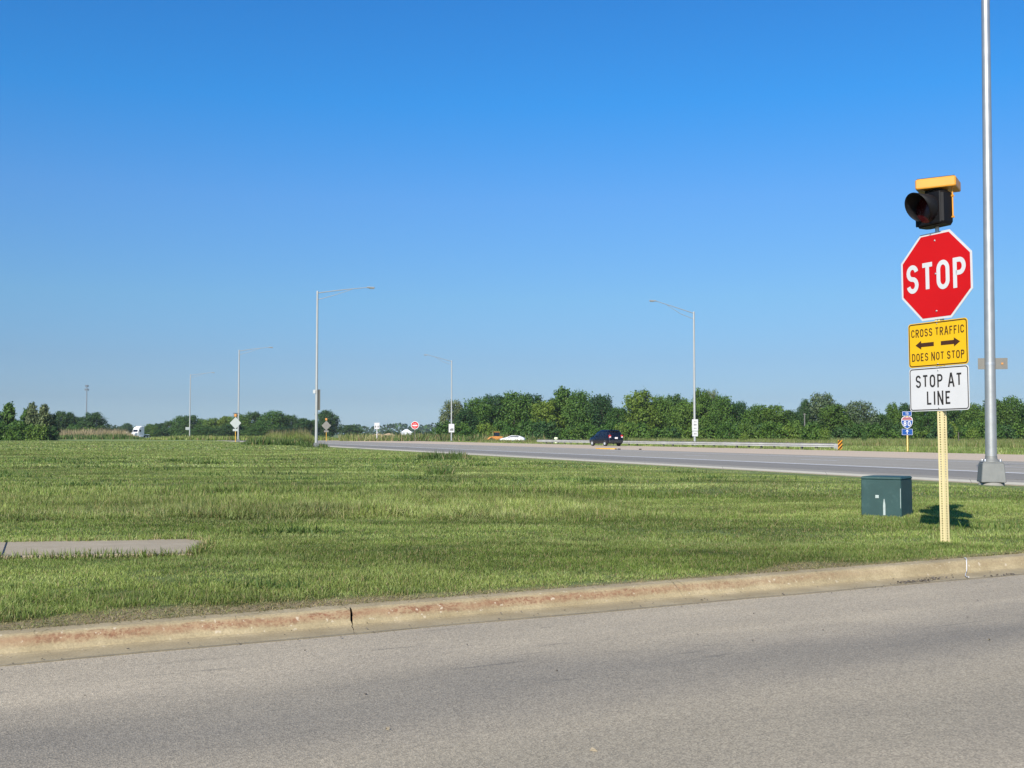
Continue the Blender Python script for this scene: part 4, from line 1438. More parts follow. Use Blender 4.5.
m = MB(); m.box((cw / 2 - .012, -cd / 2 + .002, .27), (.006, .006, .26)); m.build('scuffed_edge', M['pale_mark'], cb)
m = MB(); m.box((0, 0, -.03), (cw + .08, cd + .08, .08), 0, 0, .01); m.build('pad', M['foundation'], cb)

# ------------------------------------------------------------------ lamp posts
def lamp(loc, rz, Hp, label, r0, r1, arm=4.3, rise=.55, mat='pole_far', n=14, group='highway lamp posts', base_box=True):
    """arm points along local +x"""
    root = empty('lamp_post', loc, rz, label, 'lamp post', group)
    m = MB(); m.tube([(0, 0, .35 if base_box else 0), (0, 0, Hp * .5), (0, 0, Hp)], [r0, (r0 + r1) / 2, r1], n)
    m.tube([(0, 0, Hp - .02), (0, 0, Hp + .05)], [r1 * 1.12, r1 * .8], n)
    m.build('pole', M[mat], root)
    m = MB()
    m.tube([(0, 0, Hp - .12), (arm * .5, 0, Hp + rise * .45), (arm, 0, Hp + rise)], [.042, .036, .03], 8)
    m.tube([(0, 0, Hp - .70), (arm * .35, 0, Hp - .22), (arm * .70, 0, Hp + rise * .62)], [.026, .024, .02], 8)
    m.build('bracket_arm', M[mat], root)
    m = MB(); m.box((arm + .30, 0, Hp + rise + .01), (.70, .32, .10), 0, 0, .06); m.box((arm + .40, 0, Hp + rise - .075), (.40, .26, .05), 0, 0, .02)
    m.build('luminaire', M['pole_far'] if mat == 'pole_far' else M[mat], root)
    return root


armR = HWY_A - PI / 2
# the big post at the right
bp = gp(990, 482.3, .12)
big = lamp((bp.x, bp.y, .09), armR, 13.6, 'big silver lamp post with bolted base box right of the stop sign', .132, .090, mat='pole', n=28, group='highway lamp posts')
BZ0 = .06
big.rotation_euler = (Matrix.Rotation(R_(.42), 3, 'Y') @ Matrix.Rotation(armR, 3, 'Z')).to_euler()
m = MB(); m.lathe([(.29, -.30), (.29, .02), (.27, .036), (0, .036)], (0, 0, .0), (0, 0, 1), 24); m.build('foundation', M['foundation'], big)
m = MB()
rb = R_(-12)
m.box((0, 0, .27), (.56, .56, .46), 0, -armR + rb, .015, .86)
m.box((0, 0, .513), (.45, .45, .03), 0, -armR + rb, .008)
m.lathe([(.20, .52), (.185, .56), (.14, .60), (.134, .66)], (0, 0, 0), (0, 0, 1), 24)
bb = m.build('base_box', M['base'], big)
m = MB()
for sx in (-1, 1):
    for sy in (-1, 1):
        c, s_ = math.cos(-armR + rb), math.sin(-armR + rb)
        px, py = .17 * sx, .17 * sy
        m.lathe([(0, .065), (.022, .06), (.026, .03), (.026, 0)], (px * c - py * s_, px * s_ + py * c, .53), (0, 0, 1), 8)
m.build('anchor_nut', M['galv'], bb)
m = MB()
a = -armR + rb
def lb(x, y, z): return (x * math.cos(a) - y * math.sin(a), x * math.sin(a) + y * math.cos(a), z)
for sx in (.0,):
    vs = [lb(x, y, z) for x, y, z in ((.09, -.262, .12), (.12, -.262, .12), (.09, -.243, .34), (.055, -.243, .34))]
    m.add(vs, [(0, 1, 2, 3)])
vs = [lb(x, y, z) for x, y, z in ((.03, -.262, .13), (.06, -.262, .11), (.075, -.244, .36), (.06, -.244, .37))]
m.build('handhole_gap', M['plastic_dark'], bb)
# plate seen from behind, clamped to the pole
pz = 2.88
a2 = R_(-16) - armR
m = MB(); m.box((.06 * math.cos(a2) - .0, .06 * math.sin(a2), pz), (.66, .012, .27), 0, a2, 0)
pl_ = m.build('back_of_sign', M['alu_back'], big)
m = MB()
q = (.27 * math.cos(a2) + .012 * math.sin(a2), .27 * math.sin(a2) - .012 * math.cos(a2), pz)
m.box(q, (.045, .012, .045), 0, a2); m.build('orange_sticker', M['machine_orange'], pl_)
m = MB(); m.tube([(0, 0, pz - .03), (0, 0, pz + .03)], .128, 20); m.build('clamp_band', M['galv'], pl_)

L1 = lamp(at(316.5, 93, .12), armR, 13.25, 'tall lamp post at the left with arm to the right, nearest of the left row', .125, .08)
L2 = lamp(at(238.5, 163, .12), armR, 13.6, 'lamp post beside the left diamond sign', .125, .09)
L3 = lamp(at(190, 233, .15), armR, 13.7, 'farthest lamp post of the left row', .13, .09)
L4 = lamp(at(694.5, 110, -.25), armR + PI, 13.75, 'lamp post behind the guardrail with two white signs, arm to the left', .125, .085, rise=.95)
L5 = lamp(at(451.5, 190, -.25), armR + PI, 14.2, 'thin lamp post at the left tip of the wood with a white sign', .13, .09, rise=.9)
for L in (L1, L2, L3, L4, L5):
    m = MB(); m.box((0, 0, .2), (.46, .46, .45), 0, 0, .02, .8); m.build('base_box', M['base'], L)


def sign_on(L, z, w, h, face, mat, back='alu_back', r=.03, off=-.14, dx=0.0):
    """panel on a lamp post; face is the world angle (about z) of the panel's right-hand direction"""
    a = face - L.rotation_euler.z
    e = empty('x', (0, 0, 0)); COL.objects.unlink(e); bpy.data.objects.remove(e)
    m = MB()
    poly = rrect(w, h, r)
    ca, sa = math.cos(a), math.sin(a)
    for y0, mi in ((off, 0), (off + .006, 1)):
        vs = [((px + dx) * ca - y0 * sa, (px + dx) * sa + y0 * ca, z + pz) for px, pz in poly]
        m.add(vs, [tuple(range(len(poly))) if mi == 0 else tuple(reversed(range(len(poly))))], mi)
    k = len(poly)
    m.add([tuple(v) for v in m.v[:2 * k]], [(i, k + i, k + (i + 1) % k, (i + 1) % k) for i in range(k)], 1)
    return m.build('sign_panel', [mat, M[back]], L)


f1 = R_(8)
s = sign_on(L4, 2.42, .62, 1.15, f1, M['sign_white'])
m = MB(); a = f1 - L4.rotation_euler.z


def local_text(parent, strings, face, off=-.146, mat='sign_black'):
    a = face - parent.rotation_euler.z
    m = MB()
    for (t_, cx, cz, hh, stv) in strings:
        text(m, t_, cx, cz, hh, off - .004, stv)
    ca, sa = math.cos(a), math.sin(a)
    m.v = [(x * ca - y * sa, x * sa + y * ca, z) for x, y, z in m.v]
    return m


s2 = sign_on(L4, 1.55, .58, .50, f1, M['sign_white'])
m = MB()
for cz, hh in ((2.75, .10), (2.45, .22), (2.1, .10), (1.55, .14)):
    m.ribbon([(-.12, cz), (-.02, cz)], hh * .6, -.150); m.ribbon([(.02, cz), (.14, cz)], hh * .5, -.150)
ca, sa = math.cos(a), math.sin(a)
m.v = [(x * ca - y * sa, x * sa + y * ca, z) for x, y, z in m.v]
m.build('sign_legend', M['alu_back'], L4)
s = sign_on(L5, 2.55, .95, 1.45, R_(5), M['sign_white'])
m = MB()
for cx, cz, w_, h_ in ((.12, 2.30, .42, .40), (-.18, 2.25, .16, .3)):
    m.ribbon([(cx - w_ / 2, cz), (cx + w_ / 2, cz)], h_, -.152)
a = R_(5) - L5.rotation_euler.z; ca, sa = math.cos(a), math.sin(a)
m.v = [(x * ca - y * sa, x * sa + y * ca, z) for x, y, z in m.v]
m.build('sign_legend', M['base'], L5)
sign_on(L1, 4.05, .85, 1.75, R_(-58), M['alu_back'], 'alu_back', off=.15)
sign_on(L1, 4.75, .55, .30, R_(-58), M['sign_white'], 'sign_white', off=-.15, dx=-.15)
sign_on(L3, 2.3, .9, .6, R_(10), M['alu_light'], 'alu_light', dx=-.4)


# ------------------------------------------------------------------ diamond signs with beacons (seen from behind)
def diamond(loc, rz, label, mat, side):
    root = empty('diamond_sign', loc, rz, label, 'road sign', 'diamond warning signs with beacons, backs to us')
    m = MB(); m.box((0, 0, 1.55), (.075, .075, 3.5)); m.build('post', M['post_orange'], root)
    m = MB(); plate(m, [(0, .86), (-.86, 0), (0, -.86), (.86, 0)], 2.75, -.05, .006); m.build('sign_panel', M[mat], root)
    m = MB(); plate(m, rrect(.80, .32, .03), 1.75, -.05, .006); m.build('lower_plate', M[mat], root)
    m = MB(); m.box((0, 0, 3.85), (.36, .28, .42), 0, 0, .04); h = m.build('beacon_housing', M['machine_orange'], root)
    m = MB(); m.box((0, 0, 4.14), (.62, .45, .07), 0, 0, .01); m.build('solar_panel', M['beacon_black'], h)
    m = MB(); m.lathe([(.15, 0), (.17, .2)], (0, .14, 3.85), (0, 1, 0), 14); m.build('beacon_visor', M['beacon_black'], h)
    return root


diamond(at(235.8, 157, .1), R_(-10), 'pale diamond sign back with orange beacon beside the second left lamp post', 'alu_light', 0)
diamond(at(326.5, 192, .0), R_(-8), 'grey diamond sign back with orange beacon right of the tall left lamp post', 'alu_back', 1)

# white board, do-not-enter, route marker
root = empty('white_board_sign', at(377, 205, -.25), R_(6), 'white square sign board on a white post, left of the do not enter sign', 'road sign')
m = MB(); m.box((0, 0, 1.3), (.14, .10, 3.2)); m.build('post', M['sign_white'], root)
m = MB(); plate(m, rrect(.95, 1.15, .05), 3.05, -.08, .02); pn = m.build('sign_panel', M['sign_white'], root)
m = MB()
for cx in (-.25, .22): m.ribbon([(cx - .1, 2.9), (cx + .1, 2.9)], .35, -.084)
m.build('sign_legend', M['alu_back'], pn)
m = MB(); m.box((.55, 0, .5), (.1, .08, 1.0)); m.build('side_stub', M['pole_far'], root)

root = empty('do_not_enter_sign', at(415, 192, -.25), R_(4), 'round red do not enter sign on a thin post across the highway', 'road sign')
m = MB(); m.box((0, 0, 1.1), (.075, .075, 2.9)); m.build('post', M['alu_back'], root)
circ = lambda r, n=36: [(r * math.cos(2 * PI * k / n), r * math.sin(2 * PI * k / n)) for k in range(n)]
m = MB(); plate(m, circ(.70), 3.05, -.06, .008); pn = m.build('sign_panel', M['sign_white'], root)
m = MB(); plate(m, circ(.60), 3.05, -.066, .004); m.build('red_disc', M['sign_red'], pn)
m = MB(); m.ribbon([(-.44, 3.02), (.44, 3.02)], .22, -.070); m.build('white_bar', M['sign_white'], pn)
m = MB(); text(m, 'DO NOT', 0, 3.32, .14, -.070); text(m, 'ENTER', 0, 2.72, .14, -.070); m.build('lettering', M['sign_white'], pn)

rt = empty('route_marker', at(907, 80, -.17), R_(-28), 'blue and red interstate shield assembly on an orange post across the highway', 'road sign')
m = MB(); m.box((0, 0, 1.35), (.09, .09, 3.0), 0); m.build('post', M['post_orange'], rt)
m = MB(); m.box((.0, -.05, .75), (.035, .012, 1.3)); m.build('post_face', M['post_yellow'], rt)
m = MB(); plate(m, rrect(.66, .34, .03), 2.93, -.06, .006); pn = m.build('to_plate', M['sign_blue'], rt)
m = MB(); m.ribbon([(x, z + 2.93) for x, z in rrect(.62, .30, .03)], .018, -.064, True); text(m, 'TO', 0, 2.93, .17, -.066, .14); m.build('lettering', M['sign_white'], pn)
def shield(k):
    half = [(0, .40), (.16, .455), (.30, .40), (.385, .28), (.40, .10), (.37, -.08), (.28, -.26), (.14, -.38), (0, -.45)]
    pts = half + [(-x, z) for x, z in reversed(half[1:-1])]
    return [(x * k, z * k) for x, z in pts]
SZ = 2.28
m = MB(); plate(m, shield(1.0), SZ, -.06, .006); pn = m.build('shield', M['sign_white'], rt)
low = [p for p in shield(.92) if p[1] < .16]
lowp = sorted([p for p in low if p[0] > 0], key=lambda p: -p[1]); lowp = [(.36, .155)] + lowp + [(0, -.414)]
poly = lowp + [(-x, z) for x, z in reversed(lowp[:-1])]
m = MB(); plate(m, poly, SZ, -.064, .004); m.build('blue_field', M['sign_blue'], pn)
up = [(-.355, .19), (.355, .19), (.34, .265), (.27, .365), (.15, .415), (0, .365), (-.15, .415), (-.27, .365), (-.34, .265)]
m = MB(); plate(m, up, SZ, -.064, .004); m.build('red_band', M['shield_red'], pn)
m = MB(); text(m, '80', 0, SZ - .075, .37, -.068, .15, 1.0, .24); m.build('lettering', M['sign_white'], pn)
AZ_ = 1.60
m = MB(); plate(m, rrect(.76, .46, .03), AZ_, -.06, .006); pn = m.build('arrow_plate', M['sign_blue'], rt)
m = MB(); m.ribbon([(x, z + AZ_) for x, z in rrect(.72, .42, .03)], .016, -.064, True); m.ribbon([(0, AZ_ - .15), (0, AZ_ + .06)], .05, -.066)
m.add([(0, -.066, AZ_ + .17), (-.11, -.066, AZ_ + .03), (.11, -.066, AZ_ + .03)], [(0, 1, 2)]); m.build('arrow', M['sign_white'], pn)

# ------------------------------------------------------------------ guardrail
GP = 54.6
q1 = hwy_q(*at(833, 87.2).xy); q2 = hwy_q(*at(546, 143).xy) + 4
g0 = NH * GP + DH * q1
gr = empty('guardrail', (g0.x, g0.y, -.10), HWY_A, 'long pale steel guardrail with a striped end marker along the far side of the highway', 'guardrail')
Lr = q2 - q1
wprof = [(-.0, .335), (-.07, .37), (-.07, .42), (-.015, .47), (-.015, .52), (-.07, .57), (-.07, .62), (0.0, .655)]


def rail(y, dz, x0, x1, name):
    m = MB()
    xs = np.linspace(x0, x1, 16)
    n = len(wprof)
    for sgn in (0, .006):
        vs = [(x, y - pp * -1 + sgn, zz + dz) for x in xs for pp, zz in wprof]
        m.add(vs, [(i * n + j, i * n + j + 1, (i + 1) * n + j + 1, (i + 1) * n + j) for i in range(15) for j in range(n - 1)])
    return m.build(name, M['rail'], gr)


M['tower'] = paint('hazed_tower_steel', (0.15, 0.17, 0.19), 0.7, 0.0, .1, .5)  # distance haze is put into the mast's dark blue-grey colour
M['rail'] = paint('weathered_guardrail', (0.48, 0.47, 0.44), 0.55, 0.2, 0.18, .8)
# local +x runs along the highway; the near side is local +y
rail(.10, 0.0, 0.0, Lr, 'rail')
rail(-1.0, -.02, 5.0, Lr * .8, 'rear_rail')
npost = int(Lr / 2.0)
for k in range(npost):
    m = MB(); m.box((.6 + k * 2.0, -.06, .20), (.13, .18, 1.0)); m.build('guardrail_post', M['wood_grey'], gr)
m = MB(); m.box((-.25, .08, .35), (.62, .16, .50), 0, 0, .03); m.build('end_terminal', M['rail'], gr)
# striped marker faces the camera side
ma = empty('x', (0, 0, 0)); bpy.data.objects.remove(ma)
em = MB()
face = R_(10) - HWY_A
mw, mh = .36, .88
ex, ey, ez = -.75, .16, .46
ca, sa = math.cos(face), math.sin(face)
def emv(x, y, z): return (ex + x * ca - y * sa, ey + x * sa + y * ca, ez + z)
em.add([emv(x, y, z) for y in (0, .03) for x, z in ((-mw / 2, -mh / 2), (mw / 2, -mh / 2), (mw / 2, mh / 2), (-mw / 2, mh / 2))],
       [(0, 1, 2, 3), (7, 6, 5, 4), (0, 4, 5, 1), (1, 5, 6, 2), (2, 6, 7, 3), (3, 7, 4, 0)])
mk = em.build('end_marker', M['beacon_yellow'], gr)
em = MB()
sw_ = .16
for k in range(-3, 6):
    zb = -mh / 2 + k * .30
    pts = [(-mw / 2, zb), (-mw / 2, zb + sw_), (mw / 2, zb + sw_ + mw), (mw / 2, zb + mw)]
    # clip to panel (Sutherland-Hodgman in z)
    def clip(ps, zc, keep_below):
        out = []
        for i in range(len(ps)):
            a_, b_ = ps[i], ps[(i + 1) % len(ps)]
            ia = (a_[1] <= zc) if keep_below else (a_[1] >= zc); ib = (b_[1] <= zc) if keep_below else (b_[1] >= zc)
            if ia: out.append(a_)
            if ia != ib:
                f_ = (zc - a_[1]) / (b_[1] - a_[1]); out.append((a_[0] + (b_[0] - a_[0]) * f_, zc))
        return out
    pts = clip(pts, mh / 2, True)
    if pts: pts = clip(pts, -mh / 2, False)
    if len(pts) >= 3: em.add([emv(x, -.004, z) for x, z in pts], [tuple(reversed(range(len(pts))))])
em.build('black_stripe', M['sign_brown'], mk)

# ------------------------------------------------------------------ dark car
def wheel(parent, x, y, r=.34, w=.22, side=1, rimmat='rim'):
    m = MB(); m.lathe([(r * .62, w / 2), (r * .93, w / 2), (r, w / 2 - .03), (r, -w / 2 + .03), (r * .93, -w / 2), (r * .62, -w / 2)], (x, y, r), (0, side, 0), 24)
    t_ = m.build('wheel', M['rubber'], parent)
    m = MB(); m.lathe([(0, w / 2 - .01), (r * .2, w / 2 - .005), (r * .55, w / 2 - .035), (r * .66, w / 2 + .003), (r * .68, w / 2 - .03)], (x, y, r), (0, side, 0), 20); m.build('rim', M[rimmat], t_)


def loft(sections, caps=True):
    """sections: list of (x, [(y,z)...]) with equal counts"""
    m = MB(); n = len(sections[0][1]); vs = []
    for x, pr in sections: vs += [(x, y, z) for y, z in pr]
    fs = [(i * n + k, i * n + (k + 1) % n, (i + 1) * n + (k + 1) % n, (i + 1) * n + k) for i in range(len(sections) - 1) for k in range(n)]
    if caps: fs += [tuple(reversed(range(n))), tuple(range((len(sections) - 1) * n, len(sections) * n))]
    m.add(vs, fs, 0, True); return m


def car_section(w, zb, zbelt, wr, zr):
    """half profile mirrored: sill, belt line, roof"""
    h = [(w * .90, zb), (w, zb + .12), (w * 1.0, (zb + zbelt) / 2), (w * .97, zbelt), (wr, zr - .06), (wr * .82, zr)]
    return [(y, z) for y, z in h] + [(-y, z) for y, z in reversed(h)]


cpos = at(605.5, 118, 0)
car = empty('car', (cpos.x, cpos.y, 0.0), HWY_A + R_(4), 'dark navy car seen from behind driving away on the far carriageway', 'car')
W2 = .90
secs = [(-2.28, car_section(.78, .42, .80, .70, .86)), (-2.22, car_section(.86, .34, 1.02, .74, 1.08)), (-2.08, car_section(.89, .28, 1.06, .70, 1.42)),
        (-1.80, car_section(W2, .26, 1.06, .68, 1.66)), (-1.0, car_section(W2, .25, 1.04, .69, 1.71)), (0.0, car_section(W2, .25, 1.02, .69, 1.69)),
        (.62, car_section(W2, .25, 1.01, .66, 1.52)), (1.18, car_section(W2, .25, .99, .70, 1.12)), (1.75, car_section(.88, .26, .88, .66, .97)), (2.15, car_section(.80, .30, .74, .60, .82)), (2.25, car_section(.72, .38, .62, .55, .68))]
m = loft(secs)
body = m.build('body', M['navy'], car)
for x in (-1.38, 1.38):
    for sd in (-1, 1):
        wheel(car, x, sd * .80, .345, .22, sd)
m = MB()
for sd in (1, -1):
    def sp(x, f):     # point on the side glass plane
        zb, zt = 1.05, np.interp(x, [-1.9, -1.0, 0, .62, 1.1], [1.60, 1.64, 1.62, 1.46, 1.12])
        z = zb + (zt - .05 - zb) * f
        return (x, sd * (.895 - .195 * f + .006), z)
    for x0, x1 in ((-1.85, -1.28), (-1.22, -.28), (-.20, .70)):
        a_, b_, c_, d_ = sp(x0, .06), sp(x1, .06), sp(x1, .9), sp(x0 if x0 > -1.8 else x0 + .1, .9)
        m.add([a_, b_, c_, d_], [(0, 1, 2, 3) if sd < 0 else (3, 2, 1, 0)])
m.build('side_window', M['glass_dark'], car)
m = MB(); m.add([(-2.135, -.66, 1.10), (-2.135, .66, 1.10), (-1.87, .58, 1.60), (-1.87, -.58, 1.60)], [(3, 2, 1, 0)])
m.v = [(x - .075, y, z) for x, y, z in m.v]; m.build('rear_window', M['glass_dark'], car)
m = MB(); m.add([(.66, -.6, 1.50), (.66, .6, 1.50), (1.20, .66, 1.10), (1.20, -.66, 1.10)], [(0, 1, 2, 3)]); m.v = [(x + .03, y, z + .03) for x, y, z in m.v]; m.build('windscreen', M['glass_dark'], car)
for sd in (1, -1):
    m = MB(); m.box((-2.19, sd * .72, 1.03), (.14, .26, .30), 0, 0, .03); tl = m.build('tail_light', M['tail_red'], car)
    m = MB(); m.box((-2.265, sd * .72, .96), (.02, .20, .10), 0, 0, .005); m.build('reversing_lens', M['tail_clear'], tl)
    m = MB(); m.box((.95, sd * .99, 1.08), (.16, .20, .14), 0, 0, .04); m.build('wing_mirror', M['navy'], car)
m = MB(); m.box((-2.27, 0, .50), (.12, 1.66, .30), 0, 0, .05); m.build('rear_bumper', M['plastic_dark'], car)
m = MB(); m.box((-2.285, 0, .86), (.02, .34, .17)); m.build('licence_plate', M['tail_clear'], car)
m = MB(); m.box((-1.98, 0, 1.70), (.34, 1.20, .04), 0, 0, .015); m.build('roof_spoiler', M['navy'], car)

# ------------------------------------------------------------------ white truck far left
tk = empty('semi_truck', at(138.6, 350, -.25), R_(244), 'white semi truck with tall cab far away at the end of the left field', 'truck')
def trk(w, zb, zt): return [(w, zb), (w, zt - .15), (w - .15, zt), (-w + .15, zt), (-w, zt - .15), (-w, zb)]
m = loft([(-1.3, trk(1.25, .9, 4.0)), (-.2, trk(1.25, .9, 4.05)), (.75, trk(1.22, .9, 3.55)), (1.05, trk(1.18, .9, 3.0)), (1.3, trk(1.12, .9, 2.15))])
m.sm = [False] * len(m.sm); m.build('cab', M['white_car'], tk)
m = loft([(1.31, trk(1.05, .75, 2.1)), (2.4, trk(1.0, .75, 1.85)), (2.6, trk(.95, .75, 1.6))])
m.sm = [False] * len(m.sm); m.build('hood', M['white_car'], tk)
m = MB(); m.add([(1.09, -.95, 2.92), (1.09, .95, 2.92), (1.32, .95, 2.22), (1.32, -.95, 2.22)], [(0, 1, 2, 3)]); m.build('windscreen', M['glass_dark'], tk)
for sd in (-1, 1):
    m = MB(); m.box((.45, sd * 1.245, 2.55), (.7, .03, .6)); m.build('side_window', M['glass_dark'], tk)
    m = MB(); m.box((-.1, sd * 1.2, .75), (1.6, .5, .55), 0, 0, .15); m.build('fuel_tank', M['rim'], tk)
m = MB(); m.box((-2.2, 0, .95), (3.6, .9, .3), 0, 0, .03); m.build('chassis', M['plastic_dark'], tk)
m = MB(); m.box((-2.6, 0, 1.28), (2.2, 2.4, .25), 0, 0, .05); m.build('rear_deck', M['white_car'], tk)
for x in (2.0, -2.2, -3.4):
    for sd in (-1, 1): wheel(tk, x, sd * 1.0, .52, .35, sd)

# tiny vehicles on the far road
def small_car(loc, rz, label, mat, L=4.5, Hh=1.5, group=None):
    root = empty('car', loc, rz, label, 'car', group)
    s_ = L / 4.5
    m = loft([(-2.25 * s_, car_section(.8, .35, .75, .7, .85)), (-1.9 * s_, car_section(.88, .28, .9, .7, 1.0)), (-1.2 * s_, car_section(.9, .28, .92, .62, Hh - .05)), (.2 * s_, car_section(.9, .28, .92, .62, Hh)),
              (1.0 * s_, car_section(.9, .28, .9, .7, 1.0)), (2.1 * s_, car_section(.85, .3, .7, .65, .78)), (2.25 * s_, car_section(.75, .38, .6, .55, .66))])
    m.build('body', M[mat], root)
    m = MB()
    for sd in (-1, 1):
        m.add([(-1.2, sd * .84, .98), (.75, sd * .84, .98), (.2, sd * .68, Hh - .12), (-1.1, sd * .68, Hh - .12)], [(0, 1, 2, 3) if sd < 0 else (3, 2, 1, 0)])
    m.build('side_window', M['glass_dark'], root)
    for x in (-1.35, 1.35):
        for sd in (-1, 1): wheel(root, x * s_, sd * .78, .32, .2, sd)
    return root


small_car(at(106.5, 560, .9), R_(180), 'tiny white vehicle far off, farthest left of the three behind the tan reeds', 'white_car')
small_car(at(118.5, 560, .9), R_(120), 'tiny white vehicle far off, middle of the three behind the tan reeds', 'white_car')
small_car(at(127, 560, .9), R_(100), 'tiny white vehicle far off, nearest to the white truck', 'white_car')
small_car(at(512.5, 184, -.27), R_(172), 'low white car parked beside the orange machine at the foot of the wood', 'white_car', 4.2, 1.3)

# orange machine
om = empty('loader', at(494.5, 186, -.27), R_(190), 'small orange loader parked left of the low white car by the wood', 'loader')
m = MB(); m.box((-.5, 0, .85), (1.7, 1.2, .6), 0, 0, .08); m.build('body', M['machine_orange'], om)
m = MB(); m.box((-.35, 0, 1.50), (.9, 1.0, .7), 0, 0, .05, .9); m.build('cab', M['glass_dark'], om)
m = MB(); m.box((-.35, 0, 1.88), (1.0, 1.1, .08), 0, 0, .02); m.build('roof', M['machine_orange'], om)
m = MB()
for sd in (-1, 1): m.tube([(-.3, sd * .5, 1.1), (.7, sd * .5, 1.0), (1.4, sd * .5, .45)], .09, 8)
m.build('lift_arm', M['machine_orange'], om)
m = MB(); m.prism([(1.3, .1), (2.1, .08), (2.15, .14), (1.5, .35), (1.45, .75), (1.3, .75)], -.8, .8); m.build('bucket', M['machine_orange'], om)
for x in (-1.0, .3):
    for sd in (-1, 1): wheel(om, x, sd * .62, .40, .3, sd, 'machine_orange')

# pale capped drum, poles, tower, barn
dr = empty('marker_drum', at(556, 150, -.25), 0, 'pale drum with a yellow green cap standing behind the guardrail left of the dark car', 'drum')
m = MB(); m.lathe([(0, 0), (.17, 0), (.19, .4), (.20, .85), (0, .85)], (0, 0, 0), (0, 0, 1), 16); m.build('drum_body', M['pale_cap'], dr)
m = MB(); m.lathe([(.26, .84), (.27, .95), (.22, 1.08), (0, 1.10)], (0, 0, 0), (0, 0, 1), 16); m.build('cap', M['pale_cap'], dr)
up = empty('utility_pole', at(804.5, 192, -.28), 0, 'bare grey pole standing before the wood left of the striped guardrail end', 'pole')
m = MB(); m.tube([(0, 0, 0), (0, 0, 2.6), (0, 0, 5.2)], [.14, .12, .10], 8); m.build('shaft', M['alu_back'], up)
m = MB(); m.box((0, 0, 5.0), (.5, .12, .12)); m.build('crossbar', M['alu_back'], up)
fp = empty('fence_post', at(958, 150, -.28), 0, 'dark slim post in the meadow right of the yellow post', 'post')
m = MB(); m.tube([(0, 0, 0), (.02, 0, .8), (0, 0, 1.75)], [.07, .065, .06], 8); m.build('shaft', M['bark'], fp)
m = MB(); m.box((0, 0, 1.78), (.16, .16, .06)); m.build('cap', M['bark'], fp)

tw = empty('cell_tower', at(86.5, 900, -.3), 0, 'thin grey communications mast rising behind the left trees', 'tower')
Ht = 41.5
m = MB(); m.tube([(0, 0, 0), (0, 0, Ht * .5), (0, 0, Ht)], [.55, .45, .32], 10); m.build('mast', M['tower'], tw)
for zz, r in ((Ht - 3.6, 1.5), (Ht - .6, 1.15)):
    m = MB()
    for k in range(9):
        a = 2 * PI * k / 9
        m.box((math.cos(a) * r, math.sin(a) * r, zz), (.35, .35, 1.6), 0, a)
    m.lathe([(r, -.1), (r, .1)], (0, 0, zz), (0, 0, 1), 18)
    for k in range(3):
        a = 2 * PI * k / 3
        m.tube([(0, 0, zz), (math.cos(a) * r, math.sin(a) * r, zz)], .12, 6)
    m.build('antenna_array', M['tower'], tw)

bn = empty('barn', at(406.5, 640, -.3), R_(20), 'small white farm building with pitched roof left of the do not enter sign', 'building')
m = MB(); m.box((0, 0, 1.2), (5.2, 6, 2.4)); m.build('wall', M['white_car'], bn)
m = MB(); m.prism([(-2.9, 2.41), (2.9, 2.41), (0, 4.3)], -3.2, 3.2); m.build('roof', M['roof_white'], bn)
m = MB(); m.box((.3, -3.01, 1.0), (1.6, .06, 2.0)); m.build('door', M['alu_back'], bn)

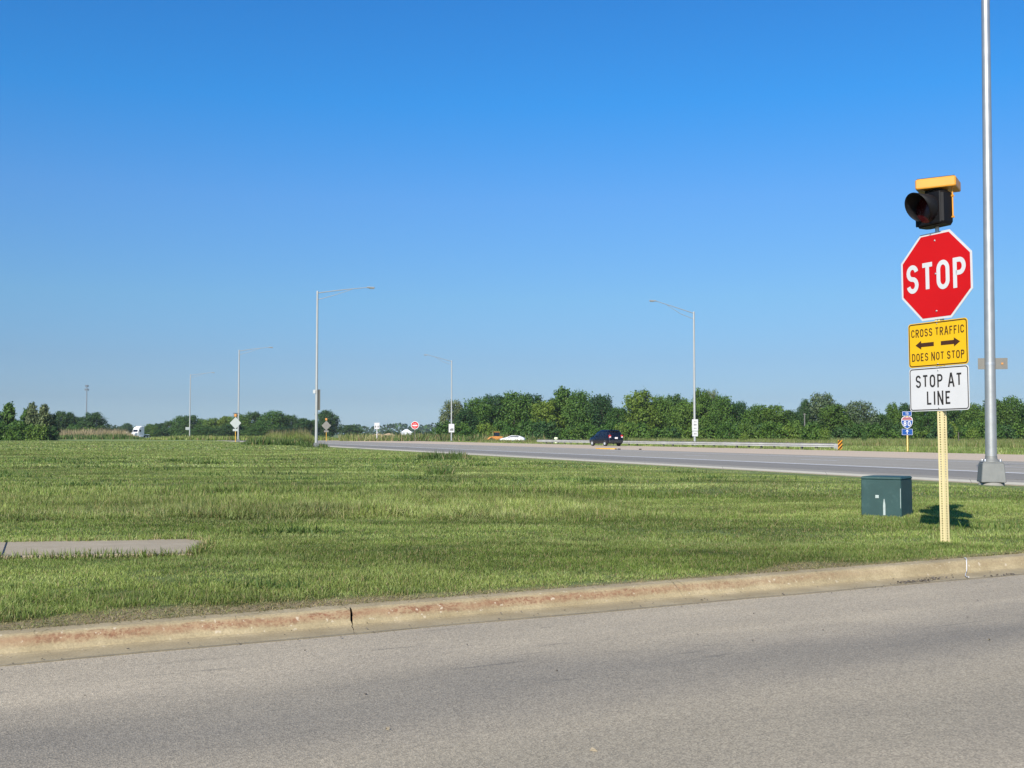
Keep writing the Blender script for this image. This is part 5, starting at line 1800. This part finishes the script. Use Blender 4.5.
# ------------------------------------------------------------------ small litter
wb = gp(966, 556, .11)
m = MB()
pts = []
t0_ = (wb.x - P0.x) * UR.x + (wb.y - P0.y) * UR.y
po, ph = [a_[0] for a_ in PROF[1:-1]], [a_[1] for a_ in PROF[1:-1]]
for o_, dt_ in ((.455, .03), (.43, .012), (.41, -.005), (.385, -.030), (.372, -.05), (.362, -.06), (.34, -.085), (.318, -.115), (.25, -.21), (.15, -.335), (.05, -.435), (.0, -.47)):
    q = P0 + UR * (t0_ - .19 + dt_) + NR * o_
    pts.append((q.x, q.y, (float(np.interp(o_, po, ph)) if o_ > 0 else .012) + .009))
m.tube(pts, .0050, 6)
tag(m.build('white_strap', M['sign_white']), 'thin white strap lying over the kerb near the right picture edge', 'strap')

mb = MB()
def crumb(p, s, h0):
    vs = [(p.x + random.uniform(-s, s), p.y + random.uniform(-s, s), h0 + (0 if k < 3 else s * random.uniform(.3, .8))) for k in range(5)]
    mb.add(vs, [(0, 1, 3), (1, 2, 4), (2, 0, 3), (3, 4, 0), (1, 4, 3)])
for k in range(260):
    tt = random.uniform(-4, 9); o_ = random.choice([random.gauss(-.02, .05), random.uniform(.02, .3), random.uniform(-1.6, 0)])
    p = P0 + UR * tt + NR * o_
    crumb(p, random.uniform(.003, .011), .010)
for u, v, k in ((915, 581, 50), (930, 578, 25), (1000, 575, 18), (905, 582, 25)):
    c = gp(u, v, 0)
    for i in range(k):
        q = Vector((c.x, c.y)) + UR * random.gauss(0, .14) + NR * random.gauss(0, .025)
        crumb(q, random.uniform(.006, .018), .008)
tag(mb.build('leaf_litter', M['bark']), kind='stuff')
mb = MB()
for u, v in ((715, 550), (724, 548), (705, 552), (737, 546), (893, 553), (900, 552), (908, 551), (389, 728), (592, 749), (750, 640), (985, 640)):
    c = gp(u, v, .12 if v < 560 else 0)
    crumb(Vector((c.x, c.y)), .018, .125 if v < 560 else .012)
tag(mb.build('pebbles', M['walk']), kind='stuff')

# ------------------------------------------------------------------ haze
hz_ = MB(); hz_.box((0, 740, 24), (3600, 1700, 55))
t = NT('haze_air')
pv2 = t.n('ShaderNodeVolumePrincipled')
pv2.inputs['Color'].default_value = (.82, .90, 1.0, 1); pv2.inputs['Density'].default_value = 0.00010; pv2.inputs['Anisotropy'].default_value = 0.0
t.l(pv2.outputs[0], t.out.inputs['Volume'])
tag(hz_.build('haze', t.mat), kind='stuff')
